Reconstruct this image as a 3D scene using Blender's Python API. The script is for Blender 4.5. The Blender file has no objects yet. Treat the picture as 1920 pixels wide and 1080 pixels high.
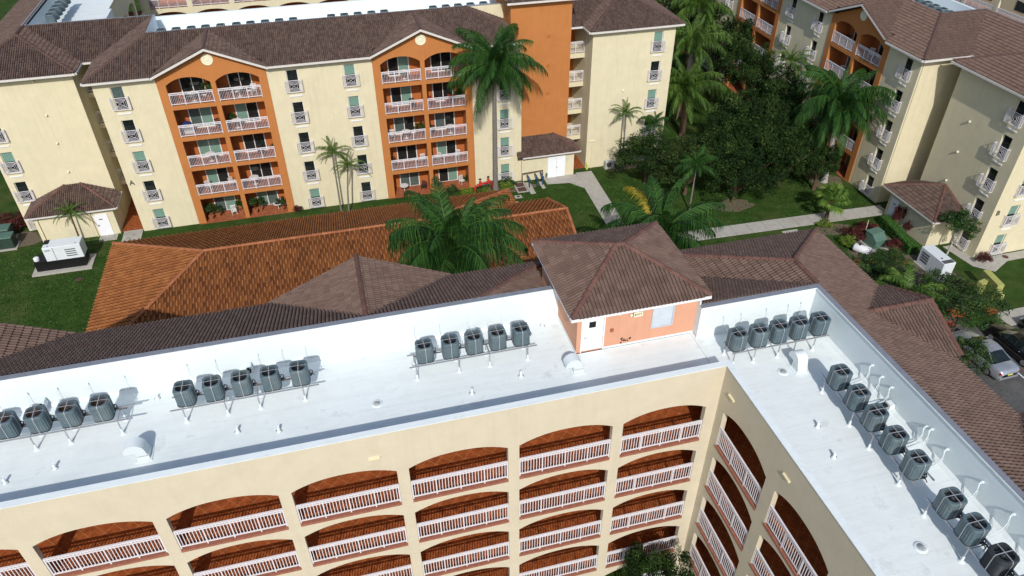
import bpy, bmesh, math, random
import numpy as np
from mathutils import Matrix, Vector
random.seed(7)
rng = np.random.RandomState(7)
C = bpy.context.scene.collection
S = bpy.context.scene
R_ = math.radians

# ------------------------------------------------------------------ camera, world, sun, exposure
cam = bpy.data.cameras.new('camera'); camo = bpy.data.objects.new('camera', cam); C.objects.link(camo)
cam.sensor_width = 36; cam.lens = 25.97; cam.clip_start = .5; cam.clip_end = 600
r = Vector((0.96744341, -0.25302867, -0.00545319)); u = Vector((0.15833446, 0.58829412, 0.79299447)); f = Vector((0.19744226, 0.7680407, -0.60920443))
m = Matrix((r, u, -f)).transposed().to_4x4(); m.translation = (0, 0, 36); camo.matrix_world = m
S.camera = camo
SUN_EL, SUN_AZ = R_(38), R_(12)                   # the light travels towards +y, a little to +x
world = bpy.data.worlds.new('World'); S.world = world; world.use_nodes = True
nt = world.node_tree; nt.nodes.clear()
sky = nt.nodes.new('ShaderNodeTexSky'); sky.sky_type = 'NISHITA'; sky.sun_disc = False
sky.sun_elevation = SUN_EL; sky.sun_rotation = math.pi + SUN_AZ; sky.air_density = 1.0; sky.dust_density = 1.5
bg = nt.nodes.new('ShaderNodeBackground'); bg.inputs['Strength'].default_value = .125
wo = nt.nodes.new('ShaderNodeOutputWorld')
nt.links.new(sky.outputs[0], bg.inputs[0]); nt.links.new(bg.outputs[0], wo.inputs[0])
sl = bpy.data.lights.new('sun', 'SUN'); sl.energy = 3.3; sl.angle = R_(.6); sl.color = (1, .955, .89)
so = bpy.data.objects.new('sun', sl); C.objects.link(so)
dirv = Vector((math.sin(SUN_AZ) * math.cos(SUN_EL), math.cos(SUN_AZ) * math.cos(SUN_EL), -math.sin(SUN_EL)))
so.rotation_euler = dirv.to_track_quat('-Z', 'Y').to_euler(); so.location = (-10, -40, 60)
S.view_settings.view_transform = 'Standard'; S.view_settings.look = 'None'
S.view_settings.exposure = 0.15; S.view_settings.gamma = 1; S.view_settings.use_curve_mapping = False
try: S.cycles.max_bounces = 6; S.cycles.transparent_max_bounces = 4
except Exception: pass

# ------------------------------------------------------------------ materials
M = {}
def mat(name, col, rough=.8, var=.12, scale=3., bump=.0, bscale=40., spec=.3, metal=0., col2=None, rnd=None, ramp=None, big=None, streak=0., trans=0., transcol=None, dots=None):
    ma = bpy.data.materials.new(name); ma.use_nodes = True
    n = ma.node_tree.nodes; l = ma.node_tree.links; n.clear()
    out = n.new('ShaderNodeOutputMaterial'); b = n.new('ShaderNodeBsdfPrincipled'); l.new(b.outputs[0], out.inputs[0])
    b.inputs['Roughness'].default_value = rough; b.inputs['Metallic'].default_value = metal
    b.inputs['Specular IOR Level'].default_value = spec
    geo = n.new('ShaderNodeNewGeometry')
    no = n.new('ShaderNodeTexNoise'); no.inputs['Scale'].default_value = scale; no.inputs['Detail'].default_value = 5; no.inputs['Roughness'].default_value = .65
    l.new(geo.outputs['Position'], no.inputs['Vector'])
    def math_(op, a, b_=None, c=None):
        k = n.new('ShaderNodeMath'); k.operation = op
        for i, v in enumerate((a, b_, c)):
            if v is None: continue
            if isinstance(v, (int, float)): k.inputs[i].default_value = v
            else: l.new(v, k.inputs[i])
        return k.outputs[0]
    def mix(fac, a, b_, typ='MIX'):
        k = n.new('ShaderNodeMix'); k.data_type = 'RGBA'; k.blend_type = typ
        for i, v in ((0, fac), (6, a), (7, b_)):
            if isinstance(v, (int, float)): k.inputs[i].default_value = v
            elif isinstance(v, tuple): k.inputs[i].default_value = (*v, 1)
            else: l.new(v, k.inputs[i])
        return k.outputs[2]
    if rnd:
        if rnd == 'attr':
            at = n.new('ShaderNodeAttribute'); at.attribute_name = 'rnd'; fac = at.outputs['Fac']
        else:
            oi = n.new('ShaderNodeObjectInfo'); at = n.new('ShaderNodeAttribute'); at.attribute_name = 'rnd'; fac = math_('ADD', math_('MULTIPLY_ADD', oi.outputs['Random'], .36, .32), at.outputs['Fac'])
        fac = math_('ADD', fac, math_('MULTIPLY', math_('SUBTRACT', no.outputs[0], .5), .3 if name.startswith('tile') else .5))
        cr = n.new('ShaderNodeValToRGB'); l.new(fac, cr.inputs[0])
        e = cr.color_ramp.elements
        while len(e) < len(ramp): e.new(.5)
        for i, cc in enumerate(ramp):
            e[i].position = i / (len(ramp) - 1) * .9 + .05; e[i].color = (*cc, 1)
        c0 = cr.outputs[0]
    else:
        c2 = col2 or tuple(x * (1 - var * 2) for x in col)
        c1 = col if col2 else tuple(min(1, x * (1 + var * .6)) for x in col)
        fac = math_('MULTIPLY_ADD', math_('SUBTRACT', no.outputs[0], .5), 2.2, .5)
        cl = n.new('ShaderNodeClamp'); l.new(fac, cl.inputs[0])
        c0 = mix(cl.outputs[0], c2, c1)
    if big:                                        # broad patches (weathering), (scale, colour, threshold, softness)
        nb = n.new('ShaderNodeTexNoise'); nb.inputs['Scale'].default_value = big[0]; nb.inputs['Detail'].default_value = 6
        nb.inputs['Roughness'].default_value = .7
        l.new(geo.outputs['Position'], nb.inputs['Vector'])
        mr = n.new('ShaderNodeMapRange'); mr.inputs[1].default_value = big[2]; mr.inputs[2].default_value = big[2] + big[3]
        l.new(nb.outputs[0], mr.inputs[0])
        c0 = mix(math_('MULTIPLY', mr.outputs[0], big[4] if len(big) > 4 else 1.), c0, big[1])
    if streak:                                     # faint rain streaks down the walls
        mp = n.new('ShaderNodeMapping'); mp.inputs['Scale'].default_value = (2.2, 2.2, .12)
        l.new(geo.outputs['Position'], mp.inputs[0])
        ns = n.new('ShaderNodeTexNoise'); ns.inputs['Scale'].default_value = 2.; ns.inputs['Detail'].default_value = 6; l.new(mp.outputs[0], ns.inputs['Vector'])
        mr = n.new('ShaderNodeMapRange'); mr.inputs[1].default_value = .52; mr.inputs[2].default_value = .8; l.new(ns.outputs[0], mr.inputs[0])
        c0 = mix(math_('MULTIPLY', mr.outputs[0], streak), c0, tuple(x * .45 for x in col))
    if dots:
        c0 = dots(n, l, geo, c0, mix, math_)
    l.new(c0, b.inputs['Base Color'])
    if bump:
        nb = n.new('ShaderNodeTexNoise'); nb.inputs['Scale'].default_value = bscale; nb.inputs['Detail'].default_value = 4
        l.new(geo.outputs['Position'], nb.inputs['Vector'])
        bp = n.new('ShaderNodeBump'); bp.inputs['Strength'].default_value = bump; bp.inputs['Distance'].default_value = .03
        l.new(nb.outputs[0], bp.inputs['Height']); l.new(bp.outputs[0], b.inputs['Normal'])
    if trans:
        tr = n.new('ShaderNodeBsdfTranslucent'); ms = n.new('ShaderNodeMixShader'); ms.inputs[0].default_value = trans
        tc = n.new('ShaderNodeMix'); tc.data_type = 'RGBA'; tc.blend_type = 'MULTIPLY'; tc.inputs[0].default_value = 1
        l.new(c0, tc.inputs[6]); tc.inputs[7].default_value = (*(transcol or (1.6, 1.7, .6)), 1)
        l.new(tc.outputs[2], tr.inputs[0]); l.new(b.outputs[0], ms.inputs[1]); l.new(tr.outputs[0], ms.inputs[2]); l.new(ms.outputs[0], out.inputs[0])
    M[name] = ma
    return ma

def membrane(n, l, geo, c0, mix, math_):           # lapped sheets and brush marks of the roof coating, faint and uneven
    sx = n.new('ShaderNodeSeparateXYZ'); l.new(geo.outputs['Position'], sx.inputs[0])
    mp = n.new('ShaderNodeMapping'); mp.inputs['Scale'].default_value = (.22, 3.2, 1); l.new(geo.outputs['Position'], mp.inputs[0])
    nn = n.new('ShaderNodeTexNoise'); nn.inputs['Scale'].default_value = 1.6; nn.inputs['Detail'].default_value = 7; nn.inputs['Roughness'].default_value = .7; l.new(mp.outputs[0], nn.inputs['Vector'])
    mr = n.new('ShaderNodeMapRange'); mr.inputs[1].default_value = .47; mr.inputs[2].default_value = .72; l.new(nn.outputs[0], mr.inputs[0])
    c0 = mix(math_('MULTIPLY', mr.outputs[0], .28), c0, (.50, .55, .58))
    fr = math_('FRACT', math_('ADD', math_('MULTIPLY', sx.outputs[1], 1.13), math_('MULTIPLY', nn.outputs[0], .06)))
    return mix(math_('MULTIPLY', math_('LESS_THAN', fr, .03), .15), c0, (.40, .44, .47))
CREAM = (.635, .58, .405)
mat('cream', CREAM, .9, .04, 1.2, .3, 22, streak=.17, big=(.25, (.52, .465, .31), .55, .25, .3))
mat('beige', (.585, .525, .405), .9, .04, 1.2, .3, 22, streak=.09, big=(.25, (.52, .455, .34), .55, .25, .3))
mat('cream_trim', (.76, .68, .45), .8, .04)
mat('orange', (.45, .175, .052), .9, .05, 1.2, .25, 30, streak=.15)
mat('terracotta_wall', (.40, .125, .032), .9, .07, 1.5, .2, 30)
mat('salmon', (.60, .315, .205), .85, .04, 1.2, .2, 30, streak=.12)
mat('white_roof', (.725, .785, .79), .5, .045, 1.1, .22, 5, spec=.35, big=(1.1, (.42, .44, .45), .575, .14, .5), dots=membrane)
mat('white_wall', (.66, .73, .75), .6, .03, 1.0, .12, 14, spec=.3, big=(.8, (.60, .64, .66), .6, .25, .35))
mat('white_paint', (.74, .76, .80), .5, .03)
mat('rail_white', (.68, .66, .70), .45, .02)
mat('white_door', (.78, .80, .84), .5, .03)
mat('cap_grey', (.20, .215, .25), .5, .1, 4, .05)
mat('gutter', (.60, .58, .55), .5, .06, 6)
mat('alu', (.42, .43, .45), .4, .12, 10, metal=.5, spec=.5)
mat('alu_dark', (.16, .165, .17), .45, .12, 10, metal=.5)
mat('strap', (.40, .42, .45), .45, .05, metal=.2)
mat('condenser', (.088, .130, .152), .5, .12, 8, .1, 60, spec=.4, big=(.55, (.125, .16, .17), .48, .12, .8))
mat('condenser_dark', (.03, .035, .04), .6, .1, 8)
mat('rust', (.11, .055, .028), .8, .3, 20)
mat('glass_dark', (.012, .018, .018), .12, .3, 2, spec=.6)
mat('glass_blind', (.16, .28, .23), .3, .12, 6, spec=.5)
mat('glass_curtain', (.085, .125, .12), .3, .3, 9, spec=.5)
mat('frame_white', (.70, .71, .70), .5, .03)
mat('black', (.008, .008, .009), .5, .2)
mat('soot', (.05, .03, .025), .9, .3)
mat('concrete', (.40, .385, .345), .9, .1, 2.5, .2, 25, big=(.5, (.27, .25, .22), .5, .25, .6))
mat('asphalt', (.085, .085, .085), .9, .2, 5, .4, 60, big=(.35, (.13, .13, .125), .5, .2, .7))
mat('mulch', (.17, .135, .095), .95, .35, 9, .6, 30)
mat('grass', (.042, .082, .015), .95, .2, .9, 1.0, 26, spec=.1, col2=(.016, .040, .006), big=(.20, (.085, .095, .032), .50, .22, .75))
mat('transformer_green', (.085, .16, .125), .5, .08)
mat('box_green', (.03, .055, .045), .5, .12)
mat('tank_white', (.70, .72, .74), .4, .05)
mat('valve_red', (.45, .025, .02), .45, .1)
mat('valve_blue', (.03, .065, .15), .5, .1)
mat('yellow_wall', (.36, .37, .12), .8, .1, 4, streak=.1)
mat('meter_brown', (.10, .05, .04), .8, .2)
mat('car_silver', (.42, .45, .50), .28, .03, metal=.6, spec=.6)
mat('car_black', (.006, .006, .007), .18, .1, spec=.6)
mat('tyre', (.01, .01, .01), .8)
mat('rim', (.4, .4, .42), .35, .05, metal=.7)
mat('tail_red', (.42, .02, .03), .3)
mat('plate', (.62, .60, .12), .5, .03)
mat('gen_white', (.62, .67, .70), .5, .04)
mat('letter', (.09, .085, .07), .6)
mat('sign_cream', (.72, .70, .52), .6, .04)
mat('louver', (.46, .52, .58), .5, .05)
mat('trunk_grey', (.20, .185, .165), .9, .25, 9, .4, 20)
mat('trunk_pale', (.42, .41, .385), .9, .2, 6, .4, 20)
mat('trunk_brown', (.11, .075, .045), .9, .25, 9, .5, 20)
mat('crownshaft', (.10, .17, .04), .6, .2, 5)
mat('terracotta_pot', (.35, .12, .05), .8)
mat('chair_white', (.68, .68, .66), .5)
mat('chair_dark', (.03, .028, .03), .6)
mat('cushion_red', (.30, .02, .02), .8)
mat('cloth_blue', (.02, .03, .12), .8)
mat('ac_white', (.50, .52, .50), .5, .05)
PAL = [(.010, .030, .008), (.018, .062, .012), (.034, .105, .018), (.07, .155, .03)]
mat('palm_leaf', (0, 0, 0), .6, rnd='attr', ramp=PAL, scale=.6, spec=.2, trans=.22)
mat('palm_leaf_light', (0, 0, 0), .6, rnd='attr', ramp=[(.018, .045, .008), (.045, .105, .016), (.085, .17, .026), (.17, .25, .045)], scale=.6, spec=.3, trans=.3)
mat('palm_yellow', (0, 0, 0), .6, rnd='attr', ramp=[(.18, .18, .02), (.35, .28, .03), (.48, .32, .03)], scale=.6, trans=.25)
mat('palm_dead', (0, 0, 0), .9, rnd='attr', ramp=[(.10, .07, .04), (.18, .13, .08), (.27, .20, .13)], scale=.6)
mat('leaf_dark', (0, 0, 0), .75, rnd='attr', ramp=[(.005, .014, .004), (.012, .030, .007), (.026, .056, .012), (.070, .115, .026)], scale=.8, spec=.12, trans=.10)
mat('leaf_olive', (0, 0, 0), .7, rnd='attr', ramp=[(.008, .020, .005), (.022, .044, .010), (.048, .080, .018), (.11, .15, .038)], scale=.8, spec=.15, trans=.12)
mat('leaf_mid', (0, 0, 0), .55, rnd='attr', ramp=[(.008, .026, .006), (.020, .056, .010), (.042, .092, .018), (.12, .165, .036)], scale=.9, trans=.2)
mat('leaf_lime', (0, 0, 0), .55, rnd='attr', ramp=[(.04, .09, .01), (.12, .20, .02), (.28, .34, .04)], scale=1.5, trans=.2)
mat('leaf_red', (0, 0, 0), .6, rnd='attr', ramp=[(.030, .010, .008), (.085, .018, .015), (.17, .04, .03)], scale=1.5, trans=.15, transcol=(1.5, .8, .7))
mat('leaf_hedge', (0, 0, 0), .6, rnd='attr', ramp=[(.014, .050, .006), (.03, .10, .010), (.06, .16, .018)], scale=2.5, trans=.15)
mat('flower_red', (0, 0, 0), .6, rnd='attr', ramp=[(.30, .03, .01), (.50, .05, .015), (.62, .12, .02)], scale=2)
BROWN = [(.044, .030, .026), (.076, .051, .043), (.108, .074, .062), (.140, .098, .080), (.200, .140, .112)]
BROWN_L = [(.078, .051, .043), (.112, .074, .060), (.142, .095, .077), (.172, .117, .094), (.22, .152, .122)]
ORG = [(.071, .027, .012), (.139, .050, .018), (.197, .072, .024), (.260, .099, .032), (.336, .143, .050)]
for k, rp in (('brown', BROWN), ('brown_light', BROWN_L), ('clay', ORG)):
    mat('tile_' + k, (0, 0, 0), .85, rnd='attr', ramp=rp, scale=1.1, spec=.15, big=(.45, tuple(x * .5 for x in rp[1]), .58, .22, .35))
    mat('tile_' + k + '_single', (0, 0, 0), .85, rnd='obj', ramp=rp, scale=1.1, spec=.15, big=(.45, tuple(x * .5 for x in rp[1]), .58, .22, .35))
    mat('under_' + k, rp[0], .95, .2)
mat('ridge_brown', (.115, .066, .055), .85, .3, 3, .2, 20, col2=(.075, .045, .038))
mat('ridge_brown_single', (0, 0, 0), .85, rnd='obj', ramp=[(.085, .045, .038), (.13, .068, .055), (.19, .10, .08)], scale=2, spec=.15)
mat('ridge_clay', (0, 0, 0), .85, rnd='obj', ramp=[(.20, .075, .035), (.32, .12, .055), (.42, .18, .085)], scale=2, spec=.15)
mat('valley_metal', (.10, .085, .075), .7, .2)
def tile_lines(n, l, geo, c0, mix, math_):         # grout of the diagonal floor tiling
    sx = n.new('ShaderNodeSeparateXYZ'); l.new(geo.outputs['Position'], sx.inputs[0])
    res = c0
    for op in ('ADD', 'SUBTRACT'):
        a = math_(op, sx.outputs[0], sx.outputs[1])
        fr = math_('FRACT', math_('MULTIPLY', a, 1.62))
        ln = math_('LESS_THAN', fr, .045)
        res = mix(math_('MULTIPLY', ln, .55), res, (.50, .23, .09))
    return res
mat('floor_tile', (.32, .085, .025), .55, .28, 3.5, dots=tile_lines)
mat('patio_tile', (.36, .115, .05), .6, .25, 3.0)
mat('nosing', (.33, .13, .085), .7, .15, 6)

# ------------------------------------------------------------------ helpers
WM = {}
def link(o, parent=None, W=None):
    W = W or Matrix.Identity(4)
    C.objects.link(o); WM[o.name] = W
    if parent is not None:
        o.parent = parent; o.matrix_basis = WM[parent.name].inverted() @ W
    else: o.matrix_basis = W
    return o
def tag(o, label=None, cat=None, group=None, kind=None):
    if label: o['label'] = label
    if cat: o['category'] = cat
    if group: o['group'] = group
    if kind: o['kind'] = kind
    return o
def thing(name, loc, label, cat, group=None, rz=0):
    o = bpy.data.objects.new(name, None); o.empty_display_size = .3
    link(o, None, Matrix.Translation(loc) @ Matrix.Rotation(rz, 4, 'Z'))
    return tag(o, label, cat, group)
class MB:
    def __init__(s): s.v = []; s.f = []; s.mi = []; s.T = None; s.cur = 0; s.rnd = None
    def p(s, co):
        co = Vector(co)
        if s.T is not None: co = s.T @ co
        s.v.append(tuple(co)); return len(s.v) - 1
    def face(s, cos, mi=None):
        s.f.append([s.p(c) for c in cos]); s.mi.append(s.cur if mi is None else mi)
    def box(s, x0, y0, z0, x1, y1, z1, mi=None, tp=0):
        q = [s.p(c) for c in ((x0, y0, z0), (x1, y0, z0), (x1, y1, z0), (x0, y1, z0), (x0 + tp, y0 + tp, z1), (x1 - tp, y0 + tp, z1), (x1 - tp, y1 - tp, z1), (x0 + tp, y1 - tp, z1))]
        for a in ((0, 3, 2, 1), (4, 5, 6, 7), (0, 1, 5, 4), (1, 2, 6, 5), (2, 3, 7, 6), (3, 0, 4, 7)):
            s.f.append([q[i] for i in a]); s.mi.append(s.cur if mi is None else mi)
    def tube(s, a, b, ra, rb=None, n=8, mi=None, caps=True):
        rb = ra if rb is None else rb
        a = Vector(a); b = Vector(b); d = (b - a).normalized()
        x = d.orthogonal().normalized(); y = d.cross(x)
        A = []; B = []
        for i in range(n):
            t = 2 * math.pi * i / n; o = x * math.cos(t) + y * math.sin(t)
            A.append(s.p(a + o * ra)); B.append(s.p(b + o * rb))
        k = s.cur if mi is None else mi
        for i in range(n):
            j = (i + 1) % n; s.f.append([A[i], A[j], B[j], B[i]]); s.mi.append(k)
        if caps: s.f.append(A[::-1]); s.mi.append(k); s.f.append(B); s.mi.append(k)
    def path(s, pts, rad, n=6, mi=None):
        pts = [Vector(p) for p in pts]; rings = []
        rad = rad if isinstance(rad, (list, tuple)) else [rad] * len(pts)
        k = s.cur if mi is None else mi; x = None
        for i, p in enumerate(pts):
            d = ((pts[min(i + 1, len(pts) - 1)]) - pts[max(i - 1, 0)]).normalized()
            x = (d.orthogonal() if x is None else (x - d * x.dot(d))).normalized(); y = d.cross(x)
            rings.append([s.p(p + (x * math.cos(2 * math.pi * j / n) + y * math.sin(2 * math.pi * j / n)) * rad[i]) for j in range(n)])
        for A, B in zip(rings, rings[1:]):
            for i in range(n):
                j = (i + 1) % n; s.f.append([A[i], A[j], B[j], B[i]]); s.mi.append(k)
        s.f.append(rings[0][::-1]); s.mi.append(k); s.f.append(rings[-1]); s.mi.append(k)
    def lathe(s, prof, n=16, c=(0, 0, 0), mi=None):
        k = s.cur if mi is None else mi; rings = []
        for rr, z in prof: rings.append([s.p((c[0] + rr * math.cos(2 * math.pi * i / n), c[1] + rr * math.sin(2 * math.pi * i / n), c[2] + z)) for i in range(n)])
        for A, B in zip(rings, rings[1:]):
            for i in range(n):
                j = (i + 1) % n; s.f.append([A[i], A[j], B[j], B[i]]); s.mi.append(k)
        s.f.append(rings[0][::-1]); s.mi.append(k); s.f.append(rings[-1]); s.mi.append(k)
    def prism(s, poly, z0, z1, mi=None):           # poly: (x, y) list
        k = s.cur if mi is None else mi
        A = [s.p((x, y, z0)) for x, y in poly]; B = [s.p((x, y, z1)) for x, y in poly]; n = len(poly)
        for i in range(n):
            j = (i + 1) % n; s.f.append([A[i], A[j], B[j], B[i]]); s.mi.append(k)
        s.f.append(A[::-1]); s.mi.append(k); s.f.append(B); s.mi.append(k)
    def mesh(s, name, mats, shift=None, smooth=False):
        me = bpy.data.meshes.new(name)
        v = np.array(s.v, dtype=float).reshape(-1, 3)
        if shift is not None: v = v - np.array(shift)
        me.from_pydata(v.tolist(), [], s.f)
        for mm in (mats if isinstance(mats, (list, tuple)) else [mats]): me.materials.append(M[mm])
        me.polygons.foreach_set('material_index', s.mi)
        if smooth: me.polygons.foreach_set('use_smooth', [True] * len(me.polygons))
        if s.rnd is not None:
            at = me.attributes.new('rnd', 'FLOAT', 'FACE'); at.data.foreach_set('value', s.rnd)
        me.update(); return me
    def build(s, name, mats, parent=None, label=None, cat=None, group=None, kind=None, smooth=False):
        v = np.array(s.v, dtype=float).reshape(-1, 3)
        c = ((v[:, 0].min() + v[:, 0].max()) / 2, (v[:, 1].min() + v[:, 1].max()) / 2, v[:, 2].min())
        o = bpy.data.objects.new(name, s.mesh(name, mats, c, smooth))
        link(o, parent, Matrix.Translation(c)); return tag(o, label, cat, group, kind)
def bevel_mesh(me, w, seg=1):
    bm = bmesh.new(); bm.from_mesh(me)
    bmesh.ops.remove_doubles(bm, verts=bm.verts, dist=1e-5)
    bmesh.ops.bevel(bm, geom=list(bm.edges), offset=w, segments=seg, affect='EDGES', clamp_overlap=True)
    bm.to_mesh(me); bm.free()
class Fr:                                          # local facade frame: u along the wall, d outwards, z up
    def __init__(s, ox, oy, rot):
        s.o = (ox, oy); s.r = R_(rot); s.rot = rot
        s.U = (round(math.cos(s.r), 9), round(math.sin(s.r), 9)); s.D = (round(math.sin(s.r), 9), round(-math.cos(s.r), 9))
    def pt(s, u, d, z): return (s.o[0] + s.U[0] * u + s.D[0] * d, s.o[1] + s.U[1] * u + s.D[1] * d, z)
    def M(s, u=0, d=0, z=0): return Matrix.Translation(s.pt(u, d, z)) @ Matrix.Rotation(s.r, 4, 'Z')
def fbox(mb, fr, u0, u1, d0, d1, z0, z1, mi=None):
    T = mb.T; mb.T = fr.M(); mb.box(u0, -d1, z0, u1, -d0, z1, mi); mb.T = T
def inst(me, name, parent, W):
    o = bpy.data.objects.new(name, me); return link(o, parent, W)
def arch_z(t, rise): return rise * (1 - abs(2 * t - 1) ** 2.3)
def wall(mb, fr, u0, u1, z0, z1, holes, t=.25, d=0., mi=0, jamb=None, top=False):
    """wall skin with rectangular and arched openings; holes = (u0, u1, z0, spring, crown)"""
    jm = mi if jamb is None else jamb
    T = mb.T; mb.T = fr.M()
    us = sorted({u0, u1, *[h[0] for h in holes], *[h[1] for h in holes]}); zs = sorted({z0, z1, *[h[2] for h in holes], *[h[4] for h in holes]})
    us = [a for a in us if u0 - 1e-6 <= a <= u1 + 1e-6]; zs = [a for a in zs if z0 - 1e-6 <= a <= z1 + 1e-6]
    for i in range(len(us) - 1):
        run = None
        for j in range(len(zs) - 1):
            cu = (us[i] + us[i + 1]) / 2; cz = (zs[j] + zs[j + 1]) / 2
            if any(h[0] < cu < h[1] and h[2] < cz < h[4] for h in holes): continue
            mb.face([(us[i], -d, zs[j]), (us[i + 1], -d, zs[j]), (us[i + 1], -d, zs[j + 1]), (us[i], -d, zs[j + 1])], mi)
            mb.face([(us[i], -d + t, zs[j]), (us[i], -d + t, zs[j + 1]), (us[i + 1], -d + t, zs[j + 1]), (us[i + 1], -d + t, zs[j])], mi)
    for a, b, c, sp, cr in holes:
        mb.face([(a, -d, c), (a, -d + t, c), (a, -d + t, sp), (a, -d, sp)], jm)
        mb.face([(b, -d, c), (b, -d, sp), (b, -d + t, sp), (b, -d + t, c)], jm)
        mb.face([(a, -d, c), (b, -d, c), (b, -d + t, c), (a, -d + t, c)], jm)
        if cr - sp < .01: mb.face([(a, -d, cr), (a, -d + t, cr), (b, -d + t, cr), (b, -d, cr)], jm)
        else:
            n = 16; P = [(a + (b - a) * k / n, sp + arch_z(k / n, cr - sp)) for k in range(n + 1)]
            for (x0, y0), (x1, y1) in zip(P, P[1:]):
                mb.face([(x0, -d, y0), (x1, -d, y1), (x1, -d, cr), (x0, -d, cr)], mi)
                mb.face([(x0, -d + t, y0), (x0, -d + t, cr), (x1, -d + t, cr), (x1, -d + t, y1)], mi)
                mb.face([(x0, -d, y0), (x0, -d + t, y0), (x1, -d + t, y1), (x1, -d, y1)], jm)
    for uu, sgn in ((u0, 1), (u1, -1)):
        q = [(uu, -d, z0), (uu, -d, z1), (uu, -d + t, z1), (uu, -d + t, z0)]; mb.face(q if sgn > 0 else q[::-1], mi)
    if top: mb.face([(u0, -d, z1), (u1, -d, z1), (u1, -d + t, z1), (u0, -d + t, z1)], mi)
    mb.T = T

# shared small parts ------------------------------------------------------------------
RAILS = {}
def railing(parent, fr, u0, u1, z, d=-.12, fine=True, pitch=.13):
    L = round(u1 - u0, 2)
    if (L, pitch) not in RAILS:
        a = MB(); a.box(0, -.035, .98, L, .035, 1.04); a.box(0, -.02, .85, L, .02, .90); a.box(0, -.02, .06, L, .02, .11)
        k = max(1, round(L / 1.0)); 
        for i in range(k + 1):
            x = min(max(L * i / k, .025), L - .025); a.box(x - .025, -.025, -.03, x + .025, .025, .98)
        b = MB(); n = int(L / pitch)
        for i in range(1, n):
            x = L * i / n; w = .014 if pitch < .13 else .0095
            q = [b.p(c) for c in ((x - w, -w, .11), (x + w, -w, .11), (x + w, w, .11), (x - w, w, .11), (x - w, -w, .98), (x + w, -w, .98), (x + w, w, .98), (x - w, w, .98))]
            for t in ((0, 1, 5, 4), (1, 2, 6, 5), (2, 3, 7, 6), (3, 0, 4, 7)): b.f.append([q[i_] for i_ in t]); b.mi.append(0)
        RAILS[(L, pitch)] = (a.mesh('railing', 'rail_white'), b.mesh('pickets', 'rail_white'))
    ma, mp = RAILS[(L, pitch)]
    o = inst(ma, 'railing', parent, fr.M(u0, d, z))
    q = inst(mp, 'pickets', o, fr.M(u0, d, z)); q['kind'] = 'stuff'
    return o
def juliet_mesh():
    a = MB(); W, H, D = 1.42, 1.02, .26
    def frame(x0, z0, x1, z1, w, y=0):
        a.box(x0, y - .02, z0, x1, y + .02, z0 + w); a.box(x0, y - .02, z1 - w, x1, y + .02, z1)
        a.box(x0, y - .02, z0 + w, x0 + w, y + .02, z1 - w); a.box(x1 - w, y - .02, z0 + w, x1, y + .02, z1 - w)
    y = -D
    frame(0, 0, W, H, .038, y)
    for i in (.13, .26, .39): frame(i + .02, i * .78 + .03, W - i - .02, H - i * .78 - .03, .016, y)
    for sx in (0, 1):
        for sz in (0, 1):
            x0, z0 = (.03, .03) if not sx else (W - .03, .03)
            x0 = .04 if not sx else W - .04; z0 = .04 if not sz else H - .04
            a.tube((x0, y, z0), (W / 2, y, H / 2), .011, n=4)
    for x in (.10, W - .10): a.box(x - .012, y - .01, .05, x + .012, y + .01, H - .05)
    for x in (.0, W - .04):
        a.box(x, y + .02, .0, x + .04, 0, .04); a.box(x, y + .02, H - .05, x + .04, 0, H); a.box(x, -.04, .04, x + .04, 0, H - .05)
        a.box(x + .005, y * .5 - .012, .04, x + .035, y * .5 + .012, H - .05)
    return a.mesh('juliet_railing', 'rail_white')
JUL = juliet_mesh()
def window_mesh(w, h, split=True, t=.05):
    a = MB()
    a.box(0, 0, 0, w, .06, t); a.box(0, 0, h - t, w, .06, h); a.box(0, 0, t, t, .06, h - t); a.box(w - t, 0, t, w, .06, h - t)
    if split: a.box(w / 2 - .03, .005, t, w / 2 + .03, .055, h - t)
    return a.mesh('window', 'frame_white')
def pane_mesh(w, h, m_):
    a = MB(); a.box(.04, .045, .04, w - .04, .055, h - .04); return a.mesh('pane', m_)
WIN = window_mesh(.92, 1.95, False); SILL = None
a = MB(); a.box(0, -.06, 0, 1.0, .0, .09); SILL = a.mesh('sill', 'white_paint')
a = MB(); a.box(0, .0, 0, .92, .02, .03); 
def pane2(k):
    a = MB(); a.box(.04, .045, .04, .88, .055, 1.05, 0); a.box(.04, .045, 1.05, .88, .055, 1.91, 1); return a.mesh('pane', ['glass_dark', k])
PB = [pane2(k) for k in ('glass_dark', 'glass_blind', 'glass_curtain')]
SLD = window_mesh(1.9, 2.12, True, .085)
PS = [pane_mesh(.95, 2.12, k) for k in ('glass_dark', 'glass_blind', 'glass_curtain')]
FLOOR = lambda k: -.05 + 2.8 * k
def juliet_window(parent, fr, u, lvl, kind):
    zf = 11.28 - 2.8 * (4 - lvl)
    o = inst(WIN, 'window', parent, fr.M(u - .46, -.10, zf))
    inst(PB[kind], 'pane', o, fr.M(u - .46, -.10, zf))
    j = inst(JUL, 'juliet_railing', parent, fr.M(u - .73, .003, zf + .14))
    inst(SILL, 'sill', parent, fr.M(u - .48, .003, zf - .33))
def win_hole(u, lvl): zf = 11.28 - 2.8 * (4 - lvl); return (u - .46, u + .46, zf, zf + 1.95, zf + 1.95)

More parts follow.
